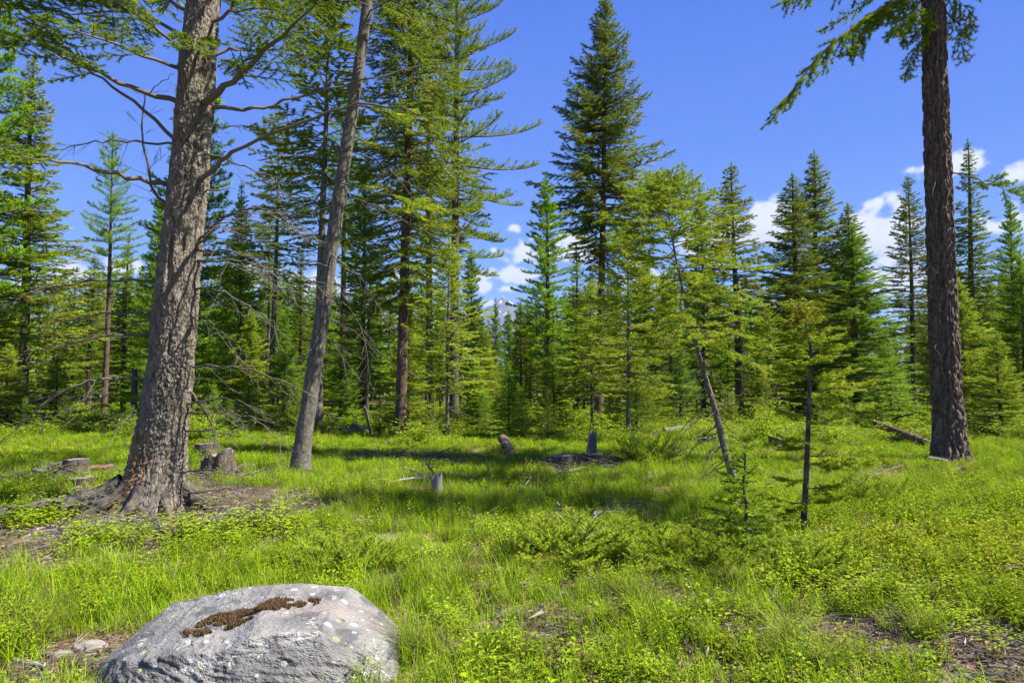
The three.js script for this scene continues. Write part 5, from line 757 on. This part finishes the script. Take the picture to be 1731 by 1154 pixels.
// what grows where: pixel, radius in pixels (x), strength of bare soil
const bare = [[250, 880, 2.0, 1], [400, 862, 1.3, 0.9], [120, 900, 1.2, 0.9], [892, 1062, 0.34, 0.9], [1400, 1085, 0.55, 1], [1650, 1110, 0.6, 1], [1180, 1130, 0.25, 0.8], [940, 1100, 0.25, 0.8], [1440, 990, 0.35, 0.7], [1590, 1030, 0.25, 0.5], [985, 785, 1.1, 0.9], [700, 775, 1.4, 0.6], [380, 800, 0.9, 0.5], [100, 808, 1.0, 0.6], [1605, 800, 0.6, 0.6], [120, 1130, 0.35, 0.9], [60, 1140, 0.3, 0.7], [1250, 1060, 0.2, 0.5], [1120, 1005, 0.3, 0.75], [1010, 985, 0.3, 0.75], [1330, 960, 0.35, 0.8], [1560, 990, 0.3, 0.7], [1230, 985, 0.3, 0.8], [700, 950, 0.3, 0.6], [1500, 900, 0.4, 0.6], [600, 880, 0.4, 0.6], [1050, 860, 0.4, 0.7], [126, 812, 0.5, 0.8], [136, 830, 0.45, 0.8], [349, 780, 0.5, 0.8], [368, 812, 0.5, 0.8], [952, 796, 0.5, 0.85], [1318, 764, 0.5, 0.8], [1197, 758, 0.4, 0.8], [738, 842, 0.25, 0.8], [1003, 782, 0.6, 0.85]].map(([x, y, r, s]) => { const p = gpt(x, y); return [p.x, p.z, r, s]; });
const bareAt = (x, z) => { let b = 0; for (const [bx, bz, r, s] of bare) { const d = Math.hypot(x - bx, (z - bz) * 0.8) / r + (fbm(x * 2.2, z * 2.2, 3, 14) - 0.5) * 0.9; b = Math.max(b, s * sst(1.1 - d, 0, 0.5)); } return b; };
const inBoulder = (x, z) => ((x - BOULDER.x) / (BOULDER.a - 0.05)) ** 2 + ((z - BOULDER.z) / (BOULDER.b - 0.07)) ** 2 < 1;
const leafy = (x, z) => { const d = -z, px = CX + x / d * F; let v = (fbm(x * 0.55 + 2, z * 0.55 + 9, 3, 71) - 0.5) * 2.6; v += 0.5 * sst(px, 1150, 1450) * sst(20 - d, 0, 8) + 0.3 * sst(450 - px, 0, 200) - 0.35 * sst(px, 450, 600) * sst(1000 - px, 0, 200) + 0.6 * sst(d, 22, 28); return v; };
const grassK = [], herbK = [];
for (let i = 0; i < 6; i++) grassK.push(tuft(100 + i, 46, 0.12, 0.2 + 0.03 * i, 0.0062, GC, 0.55 + 0.1 * (i % 3)));
for (let i = 0; i < 3; i++) grassK.push(tuft(120 + i, 54, 0.2, 0.22 + 0.04 * i, 0.016, GC, 0.6));        // broader blades for the distance
grassK.push(tuft(130, 110, 0.1, 0.48, 0.0055, [...GC.slice(0, 2), [0.22, 0.25, 0.05], STRAW[1]], 1.25));   // long arching tussock
grassK.push(tuft(131, 34, 0.15, 0.2, 0.006, [...STRAW, GC[3], GC[0]], 0.9), tuft(132, 9, 0.16, 0.46, 0.004, [[0.26, 0.2, 0.09], [0.3, 0.25, 0.12], GC[3]], 0.25));   // dead grass, seed stalks
for (let i = 0; i < 3; i++) herbK.push(herb(200 + i, 9, 0.17 + 0.04 * i, 0.032, LC, 0.2));
for (let i = 0; i < 2; i++) herbK.push(herb(210 + i, 8, 0.24 + 0.06 * i, 0.05, [...LC.slice(0, 2), [0.2, 0.235, 0.03]], 0.24));
for (let i = 0; i < 2; i++) herbK.push(herb(220 + i, 11, 0.3, 0.085, LC, 0.42));                            // coarse, for the distance
const gm = grassK.map(() => []), hm = herbK.map(() => []), gc = grassK.map(() => []), hc = herbK.map(() => []), mm = new THREE.Matrix4(), qq = new THREE.Quaternion(), ee = new THREE.Euler();
function sow(list, cl, x, z, s, sy, tint) { ee.set((R0() - 0.5) * 0.25, R0() * 6.28, (R0() - 0.5) * 0.25); list.push(mm.clone().compose(onGround(x, z, -0.01), qq.setFromEuler(ee), V(s, s * sy, s))); const v = 0.55 + R0() * 0.68; cl.push(v * tint[0], v * tint[1], v * tint[2]); }
const rings = [[2.3, 4.2, 112], [4.2, 6.5, 92], [6.5, 10, 66], [10, 15, 42], [15, 22, 24], [22, 32, 9], [32, 52, 3.4]];
for (const [d0, d1, dens] of rings) {
  const w1 = d1 * 0.86 + 1.6, n = Math.round((d1 - d0) * 2 * w1 * dens);
  for (let i = 0; i < n; i++) {
    const d = d0 + R0() * (d1 - d0), x = (R0() * 2 - 1) * w1, z = -d; if (Math.abs(x) > d * 0.86 + 1.6 || inBoulder(x, z)) { R0(); continue; }
    const b = bareAt(x, z); if (R0() < b * 0.93) continue;
    const lf = leafy(x, z), far = d > 13, dry = sst(fbm(x * 0.5 + 40, z * 0.5, 3, 81), 0.56, 0.72), tint = [1 + dry * 0.16, 1, 1 + dry * 0.2], grow = 0.75 + 0.55 * fbm(x * 0.9, z * 0.9, 2, 88);
    if (R0() < (0.16 + 0.7 * sst(lf, -0.15, 0.7))) { const k = far ? 5 + Math.floor(R0() * 2) : Math.floor(R0() * 5); sow(hm[k], hc[k], x, z, (far ? lerp(0.5, 1, sst(d, 17, 27)) : 0.8) * (0.75 + R0() * 0.5) * grow, 0.9 + R0() * 0.3, tint); if (R0() < 0.35) sow(gm[R0() * 6 | 0], gc[0], x + 0.05, z, 0.9, 1, tint), gc[0].splice(-3); }
    else if (R0() < 0.05 + 0.4 * dry) { const k = R0() < 0.7 ? 10 : 11; sow(gm[k], gc[k], x, z, (far ? 0.9 : 0.8) * (0.7 + R0() * 0.5), 0.8 + R0() * 0.4, [1, 1, 1]); }
    else { const k = far ? 6 + Math.floor(R0() * 3) : Math.floor(R0() * 6); sow(gm[k], gc[k], x, z, (far ? lerp(0.62, 1, sst(d, 18, 28)) : 0.72) * (0.75 + R0() * 0.5), grow * (0.8 + R0() * 0.4), tint); }
  }
}
// each list of colours is as long as its list of places
gm.forEach((l, i) => { while (gc[i].length < l.length * 3) gc[i].push(1, 1, 1); gc[i].length = l.length * 3; }); hm.forEach((l, i) => { while (hc[i].length < l.length * 3) hc[i].push(1, 1, 1); hc[i].length = l.length * 3; });
const tuss = [[1075, 1020, 0.9], [1100, 1060, 0.75], [1320, 1090, 0.85], [1260, 1000, 0.8], [880, 1130, 0.7], [700, 1110, 0.8], [1560, 1080, 0.75], [780, 990, 0.7], [1390, 1150, 0.8], [20, 1060, 0.95], [45, 1090, 0.8], [1180, 980, 0.7], [640, 1010, 0.6], [960, 970, 0.6], [1340, 1120, 0.7]]; for (const [px, py, s] of tuss) for (let i = 0; i < 2; i++) { const p = gpt(px + (R0() - 0.5) * 40, py + (R0() - 0.5) * 20); sow(gm[9], gc[9], p.x, p.z, s, 1, [1, 1, 1]); }
function scatter(name, label, cat, kinds, lists, cols, mat) {
  const o = new THREE.Group(); o.name = name; o.userData = { label, category: cat, kind: 'stuff' }; scene.add(o);
  kinds.forEach((k, i) => { if (!lists[i].length) return; const im = new THREE.InstancedMesh(k.geo(), mat, lists[i].length); lists[i].forEach((m, j) => im.setMatrixAt(j, m)); if (cols) im.instanceColor = new THREE.InstancedBufferAttribute(new Float32Array(cols[i]), 3); im.name = name === 'grass' ? 'tufts' : name === 'ground_cover' ? 'leafy_stems' : 'pieces'; im.userData.kind = 'stuff'; im.castShadow = im.receiveShadow = true; o.add(im); });
  counts[name] = lists.reduce((a, l) => a + l.length, 0);
}
scatter('grass', 'bright yellow green meadow grass covering the clearing', 'grass', grassK, gm, gc, M.grass);
scatter('ground_cover', 'low leafy green plants mixed into the meadow grass', 'ground cover', herbK, hm, hc, M.leaves);
{ // twigs, bark and needles on bare soil
  const R = rng(61), kinds = [0, 1, 2, 3].map((s) => { const L = new Leaves(), q = rng(s + 5); for (let i = 0; i < 44; i++) { const x = (q() - 0.5) * 0.4, z = (q() - 0.5) * 0.4, a = q() * 6.28, len = 0.03 + q() * q() * 0.3, w = 0.0018 + q() * (q() < 0.15 ? 0.009 : 0.002), y = q() * 0.03, el = (q() - 0.5) * 0.3, dx = Math.cos(a) * len, dz = Math.sin(a) * len, sx = -Math.sin(a) * w, sz = Math.cos(a) * w, k = shade([[0.13, 0.105, 0.08], [0.2, 0.18, 0.155], [0.09, 0.06, 0.04], [0.14, 0.08, 0.045], [0.1, 0.07, 0.05]][Math.floor(q() * 5)], q, 0.4), dy = el * len; L.tri(x - sx, y, z - sz, x + sx, y, z + sz, x + dx, y + dy + 0.004, z + dz, k); L.tri(x - sx, y, z - sz, x, y + w * 1.4, z, x + dx, y + dy + 0.004, z + dz, k); L.tri(x + sx, y, z + sz, x, y + w * 1.4, z, x + dx, y + dy + 0.004, z + dz, k); } return L; });
  const lists = kinds.map(() => []), cols = kinds.map(() => []);
  for (const [bx, bz, r, s] of bare) { const n = Math.round(r * r * 3.14 * 34 * s + 6); for (let i = 0; i < n; i++) { const a = R() * 6.28, q = Math.sqrt(R()) * r * 1.15, x = bx + Math.cos(a) * q, z = bz + Math.sin(a) * q; if (inBoulder(x, z)) continue; const k = Math.floor(R() * 4); sow(lists[k], cols[k], x, z, 0.7 + R() * 0.9, 1, [1, 1, 1]); } }
  for (let i = 0; i < 900; i++) { const d = 2.6 + Math.pow(R(), 0.8) * 18, x = (R() * 2 - 1) * (d * 0.8 + 0.5), k = Math.floor(R() * 4); if (!inBoulder(x, -d)) sow(lists[k], cols[k], x, -d, 0.5 + R() * 0.8, 1.4, [1, 1, 1]); }
  scatter('forest_litter', 'dry twigs, bark chips and needles lying on the bare soil', 'litter', kinds, lists, cols, M.moss);
}
// the twig pile at the snag, one heap
function heap(px, py, rx, rz, n, label, mat) { const f = gpt(px, py), W = new Wood(), R = rng(px); for (let i = 0; i < n; i++) { const a = R() * 6.28, q = Math.sqrt(R()), x = Math.cos(a) * q * rx, z = Math.sin(a) * q * rz, az = R() * 6.28, len = 0.15 + R() * 0.6, y = height(f.x + x, f.z + z) - f.y + 0.02 + R() * 0.16 * (1 - q), el = (R() - 0.4) * 0.6, m = V(x + Math.cos(az) * len * 0.5, y + el * len * 0.5 + (R() - 0.5) * 0.05, z + Math.sin(az) * len * 0.5); W.tube([V(x, y, z), m, V(x + Math.cos(az + 0.2) * len, y + el * len, z + Math.sin(az + 0.2) * len)], [0.006 + R() * 0.01, 0.007, 0.003], 4, false); } const m = part(scene, numbered('twig_pile'), W.geo(), mat); m.position.copy(f); tag(m, label, 'brush pile'); }
heap(985, 788, 0.95, 0.5, 260, 'heap of dark twigs around the broken snag and its two dark stumps', M.deadTwig); heap(690, 778, 1.5, 0.6, 200, 'scattered grey brush heap in the shade left of the twig heap at the snag', M.deadTwig); heap(390, 812, 0.7, 0.5, 120, 'loose brush around the two stumps right of the thick trunk', M.deadTwig); heap(110, 812, 1.0, 0.45, 120, 'loose sticks around the dark shaded stump left of the thick trunk', M.deadTwig); heap(215, 905, 0.9, 0.45, 45, 'pale weathered sticks on the bare mound below the thick trunk', M.greyWood); heap(420, 885, 0.8, 0.35, 50, 'thin pale sticks on the bare mound edge right of the thick trunk', M.greyWood); heap(1240, 700, 1.6, 0.6, 60, 'pale dead sticks in the undergrowth behind the bent young fir', M.greyWood);

// ---------------------------------------------------------------- bushes
function bush(kind, seed) {
  const R = rng(seed), L = new Leaves(), W = new Wood();
  if (kind === 'juniper') for (let i = 0; i < 70; i++) { const az = R() * 6.28, len = 0.35 + R() * 0.5; bough(L, W, R, { p: V((R() - 0.5) * 0.5, 0.0, (R() - 0.5) * 0.4), az, el: 0.3 + R() * 0.85, len, r: 0.007, droop: -0.3, lift: 0.5, bare: 0.2, sides: 3, sec: { gap: 0.028, max: 0.17, min: 0.4, angle: 0.75, up: 0.35, rough: 0.7, sag: -0.1, spread: 0.8 }, needle: { nl: 0.024, nw: 0.011, gap: 0.011, ways: 3, round: 1, fwd: 0.5, roll: 0 }, cols: [[0.3, 0.42, 0.02], [0.36, 0.45, 0.025], [0.22, 0.34, 0.02], [0.38, 0.44, 0.04]] }); }
  else for (let i = 0; i < 34; i++) { const az = R() * 6.28, el = 0.4 + R() * 1.0, h = 0.6 + R() * 0.6, N = 12, w = [V((R() - 0.5) * 0.3, 0, (R() - 0.5) * 0.3)]; for (let k = 1; k <= 4; k++) w.push(w[0].clone().add(V(Math.cos(az) * Math.cos(el) * h * k / 4, Math.sin(el) * h * k / 4 - 0.02 * k * k * 0.3, Math.sin(az) * Math.cos(el) * h * k / 4))); W.tube(w, [0.006, 0.005, 0.004, 0.003, 0.002], 3, false); for (let k = 0; k < 40; k++) { const t = 0.25 + R() * 0.75, p = w[Math.min(4, Math.floor(t * 4.2))]; leafQuad(L, p.x + (R() - 0.5) * 0.22, p.y + (R() - 0.5) * 0.18, p.z + (R() - 0.5) * 0.22, R() * 6.28, (R() - 0.3) * 0.9, 0.05 + R() * 0.035, 0.032 + R() * 0.014, shade(LC[Math.floor(R() * 4)], R, 0.4)); } }
  const g = new THREE.Group(); part(g, 'foliage', L.geo(), M.leaves); part(g, 'stems', W.geo(), M.twig); counts[kind] = L.n; return g;
}
const JUN = bush('juniper', 1), SHRUB = bush('shrub', 2), SHRUB2 = bush('shrub', 3);
const put = (src, name, px, py, s, sy, label, cat, grp) => copyOf(src, name, gpt(px, py), px, V(s, s * sy, s), label, cat, grp);
put(JUN, 'juniper_bush', 950, 945, 0.95, 0.62, 'wide low juniper bush with twisted bare branches in the middle foreground', 'juniper bush'); put(JUN, 'juniper_bush', 1095, 955, 0.85, 0.62, 'juniper bush right of the one with twisted bare branches', 'juniper bush'); put(JUN, 'juniper_bush', 1190, 965, 0.85, 0.7, 'shaded juniper bush left of the low wide sapling', 'juniper bush'); put(JUN, 'juniper_bush', 590, 965, 0.7, 0.7, 'small juniper bush behind the boulder\'s highest end', 'juniper bush'); put(JUN, 'juniper_bush', 1370, 975, 0.7, 0.7, 'juniper bush under the thin young fir', 'juniper bush'); put(JUN, 'juniper_bush', 1470, 850, 0.8, 0.7, 'dull juniper spreading between the thin young fir and tall bare larch trunk', 'juniper bush'); put(JUN, 'juniper_bush', 1095, 785, 1.1, 0.75, 'dark green bush in shade right of the twig heap', 'bush');
for (const [px, py, k, z, sc, hy] of [[830, 905, 0, 'behind the wide juniper bush', 0.5, 0.5], [890, 930, 1, 'at the wide juniper bush', 0.55, 0.55], [1010, 940, 0, 'at the wide juniper bush', 0.5, 0.6], [1050, 990, 1, 'in front of the wide juniper bush', 0.4, 0.55], [1150, 925, 0, 'left of the low sapling', 0.5, 0.5], [1330, 1000, 1, 'in front of the thin young fir', 0.5, 0.5], [1420, 960, 0, 'right of the thin young fir', 0.55, 0.45], [1480, 1010, 1, 'right of the thin young fir', 0.5, 0.45], [1560, 940, 0, 'in the grass below the tall bare larch trunk', 0.6, 0.4], [1640, 900, 1, 'in the grass below the tall bare larch trunk', 0.65, 0.4], [1680, 1000, 0, 'in the grass below the tall bare larch trunk', 0.5, 0.45], [1600, 1060, 1, 'at the bare soil in the lower right corner', 0.4, 0.5], [760, 1060, 0, 'right of the boulder', 0.35, 0.5], [860, 1110, 1, 'right of the boulder', 0.3, 0.5], [560, 930, 1, 'behind the boulder', 0.5, 0.45], [480, 950, 0, 'behind the boulder', 0.45, 0.45], [120, 990, 1, 'left of the boulder', 0.45, 0.5], [240, 985, 0, 'left of the boulder', 0.4, 0.5]]) put(k ? SHRUB2 : SHRUB, 'low_shrub', px, py, sc, hy, 'low bright leafy bush growing ' + z, 'shrub', 'low leafy bushes ' + z);
put(SHRUB, 'leafy_shrub', 440, 905, 0.85, 0.5, 'bright leafy shrub on the mound below the thick trunk\'s dead branches', 'shrub'); put(SHRUB2, 'leafy_shrub', 335, 912, 0.75, 0.5, 'bright leafy shrub in front of the thick trunk\'s foot', 'shrub'); put(SHRUB, 'leafy_shrub', 170, 925, 0.7, 0.55, 'leafy shrub with dark stems on the bare mound left of the thick trunk\'s foot', 'shrub'); put(SHRUB2, 'leafy_shrub', 70, 885, 0.8, 0.45, 'shaded leafy shrub along the dark half buried log', 'shrub'); put(SHRUB2, 'leafy_shrub', 604, 1150, 0.2, 1.1, 'small glossy leafed shoot growing against the boulder\'s right end', 'shrub'); put(SHRUB, 'leafy_shrub', 350, 770, 0.0001 + 0.5, 0.7, 'green shrub growing between the two stumps', 'shrub');
{ const R = rng(19); for (let i = 0; i < 90; i++) { const px = -40 + R() * 1810, d = 18 + R() * 13, p = gat(px, d), [where] = zone(px); if (px > 420 && px < 700 && d < 22) continue; copyOf(R() < 0.5 ? SHRUB : SHRUB2, 'edge_shrub', p, R() * 6, V(0.9 + R() * 0.7, 0.6 + R() * 0.6, 0.9 + R() * 0.7), 'bright leafy shrub in the wood\'s undergrowth ' + where, 'shrub', 'leafy shrubs ' + where); } }
// straw stalks
for (const [px, y0, y1, l] of [[893, 862, 775, 'leftmost of the four dry straw stalks in the middle grass'], [917, 860, 780, 'dry straw stalk in the middle grass, second of four'], [906, 866, 790, 'shortest dry straw stalk of the four in the middle grass'], [958, 852, 775, 'rightmost of the four dry straw stalks in the middle grass']]) pole('dry_stalk', l, 'stalk', g2(px, y0), at(px + 4, y1, -gpt(px, y0).z), 0.008, 0.006, M.straw ??= std({ color: new THREE.Color().setRGB(0.3, 0.24, 0.08) }), { bend: 0.01, sides: 5 });
{ const seen = new Set(); let n = 0; scene.traverse((o) => { if (o.isMesh && !seen.has(o.geometry)) { seen.add(o.geometry); n += (o.geometry.index ?? o.geometry.attributes.position).count / 3; } }); console.log('triangles', Math.round(n)); }
renderer.render(scene, camera);
